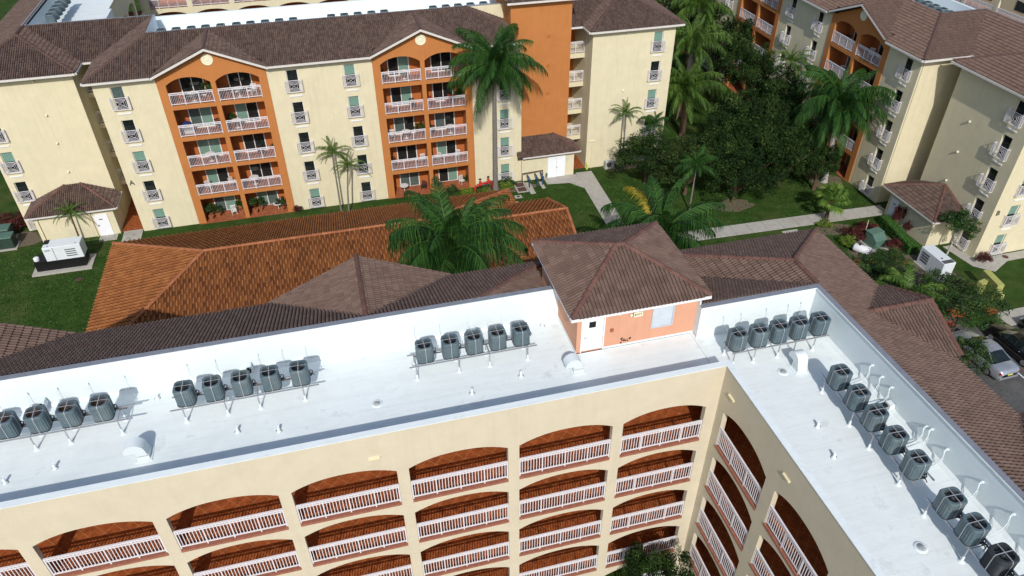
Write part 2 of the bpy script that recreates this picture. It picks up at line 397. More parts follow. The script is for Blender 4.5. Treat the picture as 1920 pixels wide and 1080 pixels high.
# ------------------------------------------------------------------ roofs
TILE_MESH = {}
_dr = [(0, 0), (.085, 0), (.11, .72), (.27, 1), (.44, .76), (.475, 0)]
STY = {'brown': dict(w=.33, e=.33, H=.10, t=.05), 'brown_light': dict(w=.33, e=.33, H=.10, t=.05), 'clay': dict(w=.36, e=.42, H=.11, t=.05)}
for k_ in ('brown', 'brown_light'): STY[k_]['P'] = _dr + [(x + .5, h) for x, h in _dr] + [(1, 0)]; STY[k_]['tone'] = [0] * 12
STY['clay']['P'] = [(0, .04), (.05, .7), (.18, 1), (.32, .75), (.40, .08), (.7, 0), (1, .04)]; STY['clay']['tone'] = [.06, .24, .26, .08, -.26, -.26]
for k_ in STY: STY[k_]['n'] = len(STY[k_]['P']) - 1
def cell_geo(st):                                  # one tile at origin in (u, v, h)
    V = []; F = []; T = []
    for x, h in st['P']:
        h = h * st['H']; x *= st['w']
        V += [(x, 0, h * .5 - .01), (x, 0, h + st['t']), (x, st['e'] + .02, h + .002)]
    for k in range(st['n']):
        a = 3 * k; b = a + 3
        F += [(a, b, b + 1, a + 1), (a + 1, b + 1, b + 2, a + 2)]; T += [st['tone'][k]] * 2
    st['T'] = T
    return np.array(V), F
LO = {'brown': .30, 'brown_light': .33, 'clay': .36}
class Roof:
    def __init__(s, parent, style, name='roof', fly=.0):
        s.parent = parent; s.style = style; s.cells = []; s.cv = []; s.cf = []; s.cr = []; s.nv = 0; s.under = MB(); s.ridges = []; s.name = name; s.gut = MB()
    def face(s, poly, z, down, skip=None, under=None):
        """poly (x, y) convex, z(x, y) plane, down: unit direction of fall in plan"""
        st = STY[s.style]
        P = [Vector((x, y, z(x, y))) for x, y in poly]
        nrm = Vector((0, 0, 0))
        for i in range(1, len(P) - 1): nrm += (P[i] - P[0]).cross(P[i + 1] - P[0])
        if nrm.z < 0: P = P[::-1]; nrm = -nrm
        nrm.normalize()
        off = -.02
        for up_ in (under or [poly]):
            PU = [Vector((x, y, z(x, y))) for x, y in up_]
            if ((PU[1] - PU[0]).cross(PU[2] - PU[0])).z < 0: PU = PU[::-1]
            s.under.face([p + nrm * off for p in PU]); s.under.face([p + nrm * (off - .14) for p in PU][::-1])
            for a, b in zip(PU, PU[1:] + PU[:1]): s.under.face([a + nrm * (off - .14), b + nrm * (off - .14), b + nrm * off, a + nrm * off])
        d = Vector((down[0], down[1], 0)); x, y = poly[0]
        sl = z(x, y) - z(x + down[0], y + down[1]); up = Vector((-down[0], -down[1], sl)).normalized()
        ac = up.cross(nrm).normalized()
        org = P[0]; uv = np.array([((p - org).dot(ac), (p - org).dot(up)) for p in P])
        u0, v0 = uv.min(0); u1, v1 = uv.max(0)
        v0 -= .04
        GV, GF = cell_geo(st); w, e = st['w'], st['e']
        A = np.array(ac); U = np.array(up); N = np.array(nrm); O = np.array(org)
        # signed side tests
        ed = []
        k = len(uv)
        ar = sum(uv[i][0] * uv[(i + 1) % k][1] - uv[(i + 1) % k][0] * uv[i][1] for i in range(k))
        sg = 1 if ar > 0 else -1
        for i in range(k):
            a, b = uv[i], uv[(i + 1) % k]; t = b - a; L = np.hypot(*t)
            if L < 1e-6: continue
            ed.append((a, np.array([-t[1], t[0]]) / L * sg))
        for j in range(int((v1 - v0) / e) + 2):
            for i in range(-1, int((u1 - u0) / w) + 2):
                cu = u0 + i * w + ((j % 2) * w * .5 if s.style == 'clay' else 0); cvv = v0 + j * e
                cor = np.array([(cu, cvv), (cu + w, cvv), (cu + w, cvv + e), (cu, cvv + e)])
                ds = np.array([[(c - a) @ nn for c in cor] for a, nn in ed])
                if (ds.max(1) < 0.005).any(): continue
                c3 = O + A * (cu + w / 2) + U * (cvv + e / 2)
                if skip and skip(c3[0], c3[1]): continue
                jit = (random.random() - .5) * .008
                if (ds.min(1) > -.05).all() :
                    s.cells.append((c3, cu, cvv, O, A, U, N, random.random(), jit))
                else:
                    bm = bmesh.new(); vs = [bm.verts.new((g[0] + cu, g[1] + cvv, g[2])) for g in GV]
                    for f_ in GF: bm.faces.new([vs[q] for q in f_])
                    for a, nn in ed:
                        bmesh.ops.bisect_plane(bm, geom=bm.verts[:] + bm.edges[:] + bm.faces[:], plane_co=(a[0], a[1], 0), plane_no=(-nn[0], -nn[1], 0), clear_outer=True)
                        if not bm.faces: break
                    if bm.faces:
                        bm.verts.index_update()
                        g = np.array([v.co[:] for v in bm.verts]); Wv = O + g[:, :1] * A + g[:, 1:2] * U + g[:, 2:3] * N
                        rr = random.random()
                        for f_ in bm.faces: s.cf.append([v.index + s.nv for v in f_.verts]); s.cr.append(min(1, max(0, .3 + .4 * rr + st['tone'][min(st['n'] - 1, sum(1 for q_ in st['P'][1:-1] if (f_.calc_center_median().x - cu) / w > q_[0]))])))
                        s.cv.append(Wv); s.nv += len(g)
                    bm.free()
    def ridge(s, a, b, rad=.13): s.ridges.append((Vector(a), Vector(b), rad))
    def gutter(s, a, b, w=.14, h=.16, mi=0):       # white fascia and gutter under an eave from a to b, outside = right of a->b
        a = Vector(a); b = Vector(b); d = (b - a); L = d.length; d.normalize(); o = Vector((d.y, -d.x, 0))
        q = [a - o * .02, b - o * .02, b + o * w, a + o * w]; g = MB()
        lo = [g.p(p + Vector((0, 0, -h))) for p in q]; hi = [g.p(p) for p in q]
        g.f += [[lo[i] for i in (0, 3, 2, 1)], hi]; g.mi += [mi, mi]
        for i in range(4):
            j = (i + 1) % 4; g.f.append([lo[i], lo[j], hi[j], hi[i]]); g.mi.append(mi)
        g.build('gutter', 'gutter', s.parent)
    def done(s, singles=300, ridge_single=True, gutmat='gutter', odd=None):
        st = STY[s.style]; GV, GF = cell_geo(st)
        rf = s.under.build(s.name, 'under_' + s.style, s.parent)
        cp = np.array([0, 0, 36.])
        s.cells.sort(key=lambda c: np.linalg.norm(c[0] - cp))
        if s.style not in TILE_MESH:
            mb = MB(); mb.v = [tuple(x) for x in GV]; mb.f = [list(f_) for f_ in GF]; mb.mi = [0] * len(GF); mb.rnd = st['T']
            TILE_MESH[s.style] = mb.mesh('roof_tile', 'tile_' + s.style + '_single')
        vis = []
        rest = []
        for c in s.cells:
            if len(vis) < singles:
                p = camo.matrix_world.inverted() @ Vector(c[0])
                x = p.x / -p.z * 1385; y = p.y / -p.z * 1385
                if abs(x) < 955 and abs(y) < 535: vis.append(c); continue
            rest.append(c)
        for c in vis:
            c3, cu, cv_, O, A, U, N, rr, jit = c
            Wm = Matrix.Identity(4); o = O + A * cu + U * cv_ + N * jit
            for i in range(3): Wm[i][0] = A[i]; Wm[i][1] = U[i]; Wm[i][2] = N[i]; Wm[i][3] = o[i]
            inst(TILE_MESH[s.style], 'roof_tile', rf, Wm)
        V = list(s.cv); F = list(s.cf); RR = list(s.cr); nv = s.nv
        ng = len(GV); 
        for c in rest:
            c3, cu, cv_, O, A, U, N, rr, jit = c
            V.append(O + (GV[:, :1] + cu) * A + (GV[:, 1:2] + cv_) * U + (GV[:, 2:3] + jit) * N)
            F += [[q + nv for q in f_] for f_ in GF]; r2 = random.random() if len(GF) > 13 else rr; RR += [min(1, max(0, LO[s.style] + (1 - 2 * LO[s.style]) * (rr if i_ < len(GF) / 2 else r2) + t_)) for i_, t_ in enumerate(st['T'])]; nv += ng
        if V:
            V = np.concatenate(V); c0 = V.mean(0); mb = MB()
            mb.v = V.tolist(); mb.f = F; mb.mi = [0] * len(F); mb.rnd = RR
            o = mb.build('roof_tiles', 'tile_' + s.style, rf, kind='stuff')
        rm = 'ridge_clay' if s.style == 'clay' else 'ridge_brown_single'
        key = 'ridge' + s.style
        if key not in TILE_MESH:
            a = MB(); n = 7
            A_ = [a.p((0, math.cos(math.pi * i / n) * .135, math.sin(math.pi * i / n) * .12 - .01)) for i in range(n + 1)]
            A2 = [a.p((0, math.cos(math.pi * i / n) * .115, math.sin(math.pi * i / n) * .10 - .01)) for i in range(n + 1)]
            B_ = [a.p((.44, math.cos(math.pi * i / n) * .11, math.sin(math.pi * i / n) * .095 - .02)) for i in range(n + 1)]
            for i in range(n): a.f.append([A_[i], B_[i], B_[i + 1], A_[i + 1]]); a.f.append([A_[i], A_[i + 1], A2[i + 1], A2[i]]); a.mi += [0, 0]
            TILE_MESH[key] = a.mesh('ridge_tile', rm)
        far = MB()
        for a, b, rad in s.ridges:
            if a.z > b.z + .01: a, b = b, a       # laid from the low end up
            d = b - a; L = d.length; n = max(1, round(L / .38)); d.normalize()
            side = Vector((0, 0, 1)).cross(d).normalized(); up = d.cross(side)
            for i in range(n):
                o = a + d * (L * i / n) + up * .045
                Wm = Matrix.Identity(4)
                for k in range(3): Wm[k][0] = d[k]; Wm[k][1] = side[k]; Wm[k][2] = up[k]; Wm[k][3] = o[k]
                if ridge_single: inst(TILE_MESH[key], 'ridge_tile', rf, Wm)
                else:
                    far.T = Wm; n_ = 5
                    A_ = [far.p((0, math.cos(math.pi * q / n_) * .135, math.sin(math.pi * q / n_) * .12 - .01)) for q in range(n_ + 1)]
                    B_ = [far.p((.42, math.cos(math.pi * q / n_) * .11, math.sin(math.pi * q / n_) * .095 - .02)) for q in range(n_ + 1)]
                    for q in range(n_): far.f.append([A_[q], B_[q], B_[q + 1], A_[q + 1]]); far.mi.append(0)
                    far.T = None
        if far.v: far.build('ridge_tiles', 'ridge_brown', rf, kind='stuff')
        if s.gut.v: s.gut.build('gutter', gutmat, s.parent)
        return rf
SL = .417
def flashing(parent, segs):
    for a, b in segs:
        g = MB(); g.tube(a, b, .05, n=5); g.build('valley_flashing', 'valley_metal', parent)
# ------------------------------------------------------------------ ground
def sheet(name, poly, z, m_, kind='structure', th=0.0):
    mb = MB()
    if th: mb.prism(poly, z - th, z)
    else: mb.face([(x, y, z) for x, y in poly])
    return mb.build(name, m_, kind=kind)
def rect(x0, y0, x1, y1): return [(x0, y0), (x1, y0), (x1, y1), (x0, y1)]
mb = MB(); gx = np.linspace(-150, 190, 60); gy = np.linspace(-60, 260, 60)
for x0, x1 in zip(gx, gx[1:]):
    for y0, y1 in zip(gy, gy[1:]): mb.face([(x0, y0, 0), (x1, y0, 0), (x1, y1, 0), (x0, y1, 0)])
mb.build('ground', 'grass', kind='structure')
def blob(cx, cy, rx, ry, n=26, seed=1, rough=.16):
    rr = random.Random(seed); ph = [rr.random() * 6.28 for _ in range(4)]
    return [(cx + rx * math.cos(t) * (1 + rough * math.sin(3 * t + ph[0]) + rough * .6 * math.sin(7 * t + ph[1])), cy + ry * math.sin(t) * (1 + rough * math.sin(2 * t + ph[2]) + rough * .5 * math.sin(6 * t + ph[3]))) for t in [2 * math.pi * i / n for i in range(n)]]
def walk(name, pts, w, z=.05, step=1.5):           # concrete flags with joints, each flag a slab of the path
    root = bpy.data.objects.new(name, None); link(root, None, Matrix.Translation((pts[0][0], pts[0][1], 0))); root['kind'] = 'structure'
    for (x0, y0), (x1, y1) in zip(pts, pts[1:]):
        L = math.hypot(x1 - x0, y1 - y0); n = max(1, round(L / step)); dx, dy = (x1 - x0) / L, (y1 - y0) / L
        for i in range(n):
            a0 = L * i / n + .012; a1 = L * (i + 1) / n - .012; h = w / 2
            q = [(x0 + dx * a - dy * s_, y0 + dy * a + dx * s_) for a, s_ in ((a0, -h), (a1, -h), (a1, h), (a0, h))]
            m2 = MB(); m2.prism(q, -.05, z + random.uniform(-.003, .003)); m2.build('slab', 'concrete', root)
    return root
walk('path', [(23.42, 62.0), (22.95, 49.75)], 1.65)
walk('path', [(22.2, 48.7), (47.9, 47.95)], 1.55, .046)
walk('path', [(37.5, 47.1), (37.5, 41.5)], 1.5, .042)
walk('path', [(-18.85, 62.35), (-18.85, 60.1)], 1.6, .046)
walk('pavement', [(46.2, 32.05), (70, 32.05)], 1.35, .12, 1.8)
sheet('concrete_pad', [(19.2, 61.8), (19.2, 60.6), (21.4, 60.3), (22.5, 58.9), (22.55, 61.8)], .035, 'concrete', th=.05)
sheet('concrete_pad', rect(-21.6, 61.2, -20.1, 62.2), .03, 'concrete', th=.05)
sheet('parking_lot', [(35, -10), (110, -10), (110, 31.2), (45.6, 31.2), (42.6, 32.2), (35.0, 32.2)], .008, 'asphalt')
sheet('kerb', rect(45.6, 31.22, 110, 31.36), .125, 'concrete', th=.12)
sheet('planting_bed', blob(42.0, 37.6, 4.6, 5.6, seed=3), .006, 'mulch')
sheet('planting_bed', blob(43.3, 43.3, 2.3, 1.9, seed=4), .007, 'mulch')
sheet('bare_soil', blob(34.9, 52.3, 1.9, 1.0, seed=5), .006, 'mulch')
sheet('bare_soil', blob(41.4, 46.2, 1.9, .9, seed=6), .005, 'mulch')
sheet('bare_soil', blob(45.6, 54.2, 1.6, 2.0, seed=7), .006, 'mulch')
sheet('bare_soil', blob(29.2, 62.0, 3.8, .6, seed=8), .006, 'mulch')
sheet('bare_soil', blob(-28.6, 63.2, 2.0, 1.5, seed=9), .006, 'mulch')
sheet('bare_soil', blob(15.6, 60.9, 2.6, .9, seed=10), .005, 'mulch')
sheet('gravel_strip', [(50.2, 39.15), (66, 39.15), (66, 38.3), (52.5, 38.2), (50.4, 37.2), (49.2, 38.3), (48.8, 41.4), (49.9, 41.4)], .02, 'concrete')
# lawn pieces of short tufts on the nearest lawns
def tufts(name, x0, y0, x1, y1, n, avoid=lambda x, y: False):
    mb = MB(); mb.rnd = []
    for _ in range(n):
        x = random.uniform(x0, x1); y = random.uniform(y0, y1)
        if avoid(x, y): continue
        a = random.uniform(0, 6.28); h = random.uniform(.05, .12); w = random.uniform(.03, .07); dx, dy = math.cos(a) * w, math.sin(a) * w
        mb.f.append([mb.p((x - dx, y - dy, 0)), mb.p((x + dx, y + dy, 0)), mb.p((x + dy * .8, y - dx * .8, h))]); mb.mi.append(0); mb.rnd.append(random.random() * .7)
    mb.build(name, 'leaf_hedge', kind='stuff')
tufts('grass', -30, 40, -18.7, 62, 9000, lambda x, y: (-26.0 < x < -21.3 and 56.9 < y < 59.2) or (x < -27.2 and y > 61))
tufts('grass', 14.2, 44, 31, 61.5, 9000, lambda x, y: 22.0 < x < 24.3 or y > 60.2 or y < 49.7)
tufts('grass', 31, 43, 50, 56, 9000, lambda x, y: 47.0 < y < 49.0 or x > 47.1 or 36.6 < x < 38.4 or (y < 45.5 and x > 41))

# ------------------------------------------------------------------ near building: white roof wings round a courtyard
NB = thing('apartment_building', (0, 27, 0), 'cream apartment building with white flat roof and arched courtyard corridors, nearest of all', 'building')
ZW = 15.36
WL = -26.0
fr = Fr(0, 18.8, 0)
mb = MB(); holes = []
for k in range(5):
    for j in range(-6, 3): holes.append((.67 + 4.42 * j, 4.63 + 4.42 * j, FLOOR(k), FLOOR(k) + 1.98, FLOOR(k) + 2.42))
holes = [h if h[1] < 12 else (h[0], 13.2, *h[2:]) for h in holes]
wall(mb, fr, WL, 13.74, -.05, 13.95, holes, t=.24)
fbox(mb, fr, WL, 13.74, -.24, 0, 13.95, ZW)
mb.build('courtyard_wall', 'beige', NB)
fr2 = Fr(13.74, 0, -90)                            # wall of the right wing, faces the courtyard (-x); u = -y
bays2 = [(-18.3, -14.88), (-14.25, -10.8), (-10.17, -6.75), (-6.1, -2.7), (-2.05, 1.4)]
mb = MB(); holes2 = [(a_, b_, FLOOR(k), FLOOR(k) + 1.98, FLOOR(k) + 2.46) for k in range(5) for a_, b_ in bays2]
wall(mb, fr2, -18.8, 6.0, -.05, 13.95, holes2, t=.24)
fbox(mb, fr2, -18.8, 6.0, -.24, 0, 13.95, ZW)
mb.build('courtyard_wall', 'beige', NB)
mb = MB()                                          # white coping that caps the courtyard walls
mb.box(WL, 18.775, ZW + .003, 13.715, 19.06, ZW + .035); mb.box(13.715, -6, ZW + .003, 14.0, 19.06, ZW + .035)
mb.build('coping', 'white_roof', NB)
# corridor floors, soffits and back walls
for k in range(5):
    z = FLOOR(k)
    mb = MB(); mb.box(WL, 19.04, z - .06, 13.98, 21.2, z); mb.box(13.98, -6, z - .06, 15.9, 21.2, z)
    mb.build('corridor_floor', 'floor_tile', NB)
    mb = MB(); mb.box(WL, 19.04, z - .28, 13.98, 21.2, z - .063); mb.box(13.98, -6, z - .28, 15.9, 21.2, z - .063); mb.build('floor_slab', 'beige', NB)
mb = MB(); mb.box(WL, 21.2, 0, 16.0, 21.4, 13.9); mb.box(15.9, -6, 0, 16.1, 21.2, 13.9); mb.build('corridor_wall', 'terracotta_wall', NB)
for k in range(5):
    for j, h in enumerate(holes):
        if abs(h[2] - FLOOR(k)) > .01: continue
        mb = MB(); fbox(mb, fr, h[0] + .005, h[1] - .005, -.23, .035, h[2] - .1, h[2] + .012); mb.build('nosing', 'nosing', NB)
        railing(NB, fr, h[0] + .01, h[1] - .01, h[2] + .08, d=-.05, pitch=.12)
    for j, (a_, b_) in enumerate(bays2):
        z = FLOOR(k)
        mb = MB(); fbox(mb, fr2, a_ + .005, b_ - .005, -.23, .035, z - .1, z + .012); mb.build('nosing', 'nosing', NB)
        railing(NB, fr2, a_ + .01, b_ - .01, z + .08, d=-.05, pitch=.12)
for fr_, u_, z_ in ((fr, -.75, 14.12), (fr2, -13.9 - .2, 14.32), (fr2, -18.2, 14.3)):   # small drain scuppers
    mb = MB(); fbox(mb, fr_, u_, u_ + .42, 0, .08, z_, z_ + .07); mb.build('scupper', 'cream_trim', NB)
# roof deck
ZD = 14.2
mb = MB()
mb.box(WL, 19.04, 13.92, 19.65, 22.2, ZD); mb.box(WL, 22.2, 13.92, 8.55, 24.82, ZD); mb.box(13.98, -6, 13.92, 19.65, 19.04, ZD)
mb.build('roof_deck', 'white_roof', NB)
mb = MB()
mb.box(13.9, 19.06, ZD, 14.02, 22.2, ZD + .055)   # raised seam across the deck
for y_, x0, x1 in ((24.80, WL, 8.55),): mb.face([(x0, y_ - .12, ZD + .004), (x1, y_ - .12, ZD + .004), (x1, y_ + .01, ZD + .12), (x0, y_ + .01, ZD + .12)])
mb.face([(19.53, -6, ZD + .004), (19.66, -6, ZD + .12), (19.66, 21.84, ZD + .12), (19.53, 21.84, ZD + .004)])
mb.build('membrane_seams', 'white_roof', NB)
ZC = 15.9
mb = MB(); mb.box(WL, 24.82, 13.9, 8.55, 25.02, ZC - .03); mb.box(14.05, 21.85, 13.9, 19.65, 22.05, ZC - .03); mb.box(19.65, -6, 13.9, 19.85, 22.05, ZC - .03)
mb.build('parapet', 'white_wall', NB)
mb = MB()
for a_ in ((WL, 24.80, 8.55, 25.07), (14.06, 21.83, 19.63, 22.10), (19.63, -6, 19.90, 22.10)): mb.box(a_[0], a_[1], ZC - .027, a_[2], a_[3], ZC)
mb.build('parapet_cap', 'cap_grey', NB)
mb = MB(); mb.box(WL, 24.775, ZC - .055, 8.55, 24.797, ZC + .004); mb.box(14.06, 21.805, ZC - .055, 19.60, 21.827, ZC + .004); mb.box(19.605, -6, ZC - .055, 19.627, 21.83, ZC + .004)
mb.build('cap_edge', 'white_roof', NB)
# outer walls below the tiled skirts
mb = MB(); mb.box(WL, 28.8, 0, 8.9, 29.0, 13.85); mb.box(23.8, -6, 0, 24.0, 27.9, 13.85); mb.box(14.1, 27.9, 0, 24.0, 28.1, 13.85)
for c in (0, -17.4):
    mb.face([(c - 4.1, 29.3, 0), (c - 4.1, 29.3, 13.85), (c, 29.3, 15.6), (c + 4.1, 29.3, 13.85), (c + 4.1, 29.3, 0)])
    for s_ in (-1, 1): mb.face([(c + s_ * 4.1, 29.0, 0), (c + s_ * 4.1, 29.3, 0), (c + s_ * 4.1, 29.3, 13.85), (c + s_ * 4.1, 29.0, 13.85)])
mb.build('outer_wall', 'beige', NB)
mb = MB()
for c, hw, top in ((20.5, 2.2, 15.05), (10.0, 4.1, 15.6)): mb.face([(24.25, c + hw, 0), (24.25, c + hw, 13.85), (24.25, c, top), (24.25, c - hw, 13.85), (24.25, c - hw, 0)])
mb.build('gable_wall', 'orange', NB)
# tiled skirts
ro = Roof(NB, 'brown_light')
zW = lambda x, y: 15.8 - SL * (y - 25.05)
zE = lambda x, y: 15.8 - SL * (x - 4.8)
zR = lambda x, y: 15.8 - SL * (x - 19.9)
zK = lambda x, y: 15.8 - SL * (y - 24.0)
zL = lambda x, y: 15.8 - SL * (19.85 - x)
zB = lambda x, y: 15.8 - SL * (y - 22.1)
ro.face([(WL, 25.06), (4.8, 25.06), (9.2, 29.45), (WL, 29.45)], zW, (0, 1))
ro.face([(4.8, 25.06), (8.54, 25.06), (8.54, 28.8)], zE, (1, 0))
ro.ridge((4.9, 25.15, 15.76), (9.1, 29.35, 14.02))
for c in (0, -17.4):
    for s_ in (-1, 1):
        zg = lambda x, y, c=c: 15.74 - .43 * abs(x - c)
        ro.face([(c, 25.2), (c, 29.8), (c + s_ * 4.35, 29.8), (c + s_ * 4.35, 29.42)], zg, (s_, 0))
    ro.ridge((c, 25.15, 15.76), (c, 29.85, 15.76))
ro2 = Roof(NB, 'brown_light')
ro2.face([(19.9, -6), (24.4, -6), (24.4, 28.5), (19.9, 24.0)], zR, (1, 0))
ro2.face([(19.85, 24.0), (24.4, 28.5), (15.35, 28.5)], zK, (0, 1))
ro.face([(19.85, 24.0), (19.85, 22.1), (14.08, 27.87), (14.08, 28.5), (15.35, 28.5)], zL, (-1, 0))
ro.face([(19.85, 22.1), (14.08, 22.1), (14.08, 27.87)], zB, (0, 1))
ro2.ridge((19.9, 24.1, 15.82), (24.3, 28.45, 13.98)); ro2.ridge((19.87, 24.0, 15.84), (15.4, 28.45, 13.98)); ro2.ridge((19.87, 22.2, 15.84), (19.87, 23.95, 15.84))
for c, hw, zt in ((20.5, 2.55, 15.13), (10.0, 4.5, 15.85)):
    xr = 19.9 + (15.8 - zt) / SL
    for s_ in (-1, 1):
        zg = lambda x, y, c=c, zt=zt: zt - .44 * abs(y - c)
        xe = 19.9 + (15.8 - (zt - .44 * hw)) / SL
        ro.face([(xr, c), (24.75, c), (24.75, c + s_ * hw), (xe, c + s_ * hw)], zg, (0, s_))
    ro.ridge((xr - .1, c, zt + .02), (24.8, c, zt + .02))
    for s_ in (-1, 1): ro.ridge((24.72, c + s_ * hw, zt - .44 * hw + .02), (24.72, c + s_ * .1, zt + .02))
for R__ in (ro,):
    R__.gutter((9.2, 29.45, 13.93), (WL, 29.45, 13.93)); R__.gutter((24.42, 28.5, 13.88), (24.42, -6, 13.88)) if 0 else None
ro.gut.box(24.42, -6, 13.72, 24.52, 28.5, 13.86)
ro.done(170); ro2.done(130)
# valley strips
for (x0, y0, z0), (x1, y1, z1) in (((-4.35, 29.45, 13.97), (0, 25.2, 15.74)), ((4.35, 29.45, 13.97), (0, 25.2, 15.74)), ((-13.05, 29.45, 13.97), (-17.4, 25.2, 15.74)), ((19.8, 22.15, 15.8), (14.1, 27.85, 13.42)), ((21.5, 20.5, 15.13), (24.3, 23.05, 14.0)), ((21.5, 20.5, 15.13), (24.3, 17.95, 14.0)), ((19.95, 10, 15.8), (24.3, 14.5, 13.95))):
    flashing(NB, [((x0, y0, z0 + .02), (x1, y1, z1 + .02))])

# ------------------------------------------------------------------ stair tower that rises through the roof
TW = thing('stair_tower', (11.3, 24.8, 14.2), 'salmon stair tower with brown tiled hip roof and white door on the near white roof', 'stair tower')
tf = Fr(0, 22.25, 0)
mb = MB(); wall(mb, tf, 8.55, 14.05, 14.2, 16.35, [(8.78, 9.76, 14.22, 16.25, 16.25), (12.0, 12.94, 14.92, 16.0, 16.0)], t=.2)
mb.box(8.55, 22.45, 8, 8.75, 27.4, 16.35); mb.box(13.85, 22.45, 8, 14.05, 27.4, 16.35); mb.box(8.75, 27.2, 8, 13.85, 27.4, 16.35)
mb.build('wall', 'salmon', TW)
mb = MB(); fbox(mb, tf, 8.79, 9.75, -.10, -.04, 14.23, 16.24); d_ = mb.build('door', 'white_door', TW)
mb = MB(); fbox(mb, tf, 9.10, 9.40, -.04, -.028, 15.5, 15.82); mb.build('door_window', 'black', d_)
mb = MB(); mb.tube((8.90, 22.27, 15.02), (8.90, 22.21, 15.02), .02); mb.tube((8.90, 22.215, 15.02), (9.05, 22.215, 15.02), .016); mb.build('door_handle', 'alu', d_)
mb = MB(); fbox(mb, tf, 8.74, 8.785, -.02, .03, 14.2, 16.28); fbox(mb, tf, 9.755, 9.80, -.02, .03, 14.2, 16.28); fbox(mb, tf, 8.74, 9.80, -.02, .03, 16.23, 16.28); mb.build('door_frame', 'white_door', TW)
lv = MB(); fbox(lv, tf, 11.96, 12.98, -.03, .03, 14.88, 14.94); fbox(lv, tf, 11.96, 12.98, -.03, .03, 15.98, 16.04); fbox(lv, tf, 11.96, 12.01, -.03, .03, 14.94, 15.98); fbox(lv, tf, 12.93, 12.98, -.03, .03, 14.94, 15.98)
lo = lv.build('louvre', 'louver', TW)
a = MB(); a.T = tf.M(); a.face([(12.01, 0, 0), (12.93, 0, 0), (12.93, .07, .085), (12.01, .07, .085)]); a.face([(12.01, 0, -.012), (12.93, 0, -.012), (12.93, 0, 0), (12.01, 0, 0)])
lm = a.mesh('slat', 'louver', (12.01, 22.25, 0))
for i in range(13): inst(lm, 'slat', lo, Matrix.Translation((12.01, 22.25, 14.95 + i * .08)))
mb = MB(); fbox(mb, tf, 12.0, 12.94, -.2, -.09, 14.92, 16.0); mb.build('duct_back', 'black', TW)
mb = MB(); fbox(mb, tf, 10.06, 10.2, 0, .06, 15.12, 15.28); mb.build('switch_box', 'terracotta_pot', TW)
mb = MB(); fbox(mb, tf, 9.81, 14.05, 0, .03, 14.2, 14.30); mb.box(8.52, 22.25, 14.2, 8.55, 24.8, 14.30); mb.box(14.05, 22.06, 14.2, 14.12, 22.3, 16.1); mb.build('base_flashing', 'white_wall', TW)
mb = MB(); rs = random.Random(4)                    # soot left by something once fixed to the wall
for i in range(26):
    cx, cz = 10.72 + rs.gauss(0, .13), 14.48 + rs.gauss(0, .07); rr = rs.uniform(.012, .05); n = 6
    mb.face([(cx + rr * math.cos(6.283 * k / n + i) * rs.uniform(.6, 1.3), 22.244 - i * .0001, cz + rr * math.sin(6.283 * k / n + i) * rs.uniform(.6, 1.2)) for k in range(n)])
mb.build('stain', 'soot', TW)
def text(body, size, W, m_, parent, name='lettering', ext=.006, label=None):
    cu = bpy.data.curves.new(name, 'FONT'); cu.body = body; cu.size = size; cu.extrude = ext; cu.align_x = 'CENTER'; cu.align_y = 'CENTER'
    t_ = bpy.data.objects.new(name, cu); C.objects.link(t_); bpy.context.view_layer.update()
    me = bpy.data.meshes.new_from_object(t_); bpy.data.objects.remove(t_); me.materials.clear(); me.materials.append(M[m_])
    o = bpy.data.objects.new(name, me); link(o, parent, W); 
    if label: o['label'] = label
    return o
mb = MB(); fbox(mb, tf, 11.03, 11.44, .10, .13, 15.80, 16.05); fbox(mb, tf, 11.2, 11.27, 0, .10, 15.95, 16.0); sg = mb.build('exit_sign', 'sign_cream', TW)
text('EXIT', .17, Matrix.Translation((11.235, 22.115, 15.925)) @ Matrix.Rotation(R_(90), 4, 'X'), 'letter', sg)
mb = MB(); mb.lathe([(.05, 0), (.07, .05), (.05, .12), (.01, .14)], 8, (10.93, 22.16, 15.86)); mb.build('lamp', 'sign_cream', TW)
mb = MB(); mb.lathe([(.04, 0), (.05, .04), (.01, .07)], 8, (10.42, 22.2, 16.0)); mb.build('lamp', 'sign_cream', TW)
rt = Roof(TW, 'brown_light')
zt = 16.42; xa, ya, xb, yb = 8.17, 21.93, 14.43, 27.83; hy = (yb - ya) / 2; cy = (ya + yb) / 2
p1 = (xa + hy, cy); p2 = (xb - hy, cy)
rt.face([(xa, ya), (xb, ya), p2, p1], lambda x, y: zt + SL * (y - ya), (0, -1))
rt.face([(xa, yb), (xb, yb), p2, p1], lambda x, y: zt + SL * (yb - y), (0, 1))
rt.face([(xa, ya), p1, (xa, yb)], lambda x, y: zt + SL * (x - xa), (-1, 0))
rt.face([(xb, ya), p2, (xb, yb)], lambda x, y: zt + SL * (xb - x), (1, 0))
za = zt + SL * hy + .03
for c in ((xa, ya), (xa, yb)): rt.ridge((*c, zt + .03), (*p1, za))
for c in ((xb, ya), (xb, yb)): rt.ridge((*c, zt + .03), (*p2, za))
rt.ridge((*p1, za), (*p2, za))
mb = MB()
for a_ in ((xa - .03, ya - .03, xb + .03, ya), (xa - .03, yb, xb + .03, yb + .03), (xa - .03, ya, xa, yb), (xb, ya, xb + .03, yb)): mb.box(a_[0], a_[1], zt - .13, a_[2], a_[3], zt + .012)
mb.box(xa, ya, zt - .13, xb, yb, zt - .10); mb.build('fascia', 'white_paint', TW)
rt.done(290)

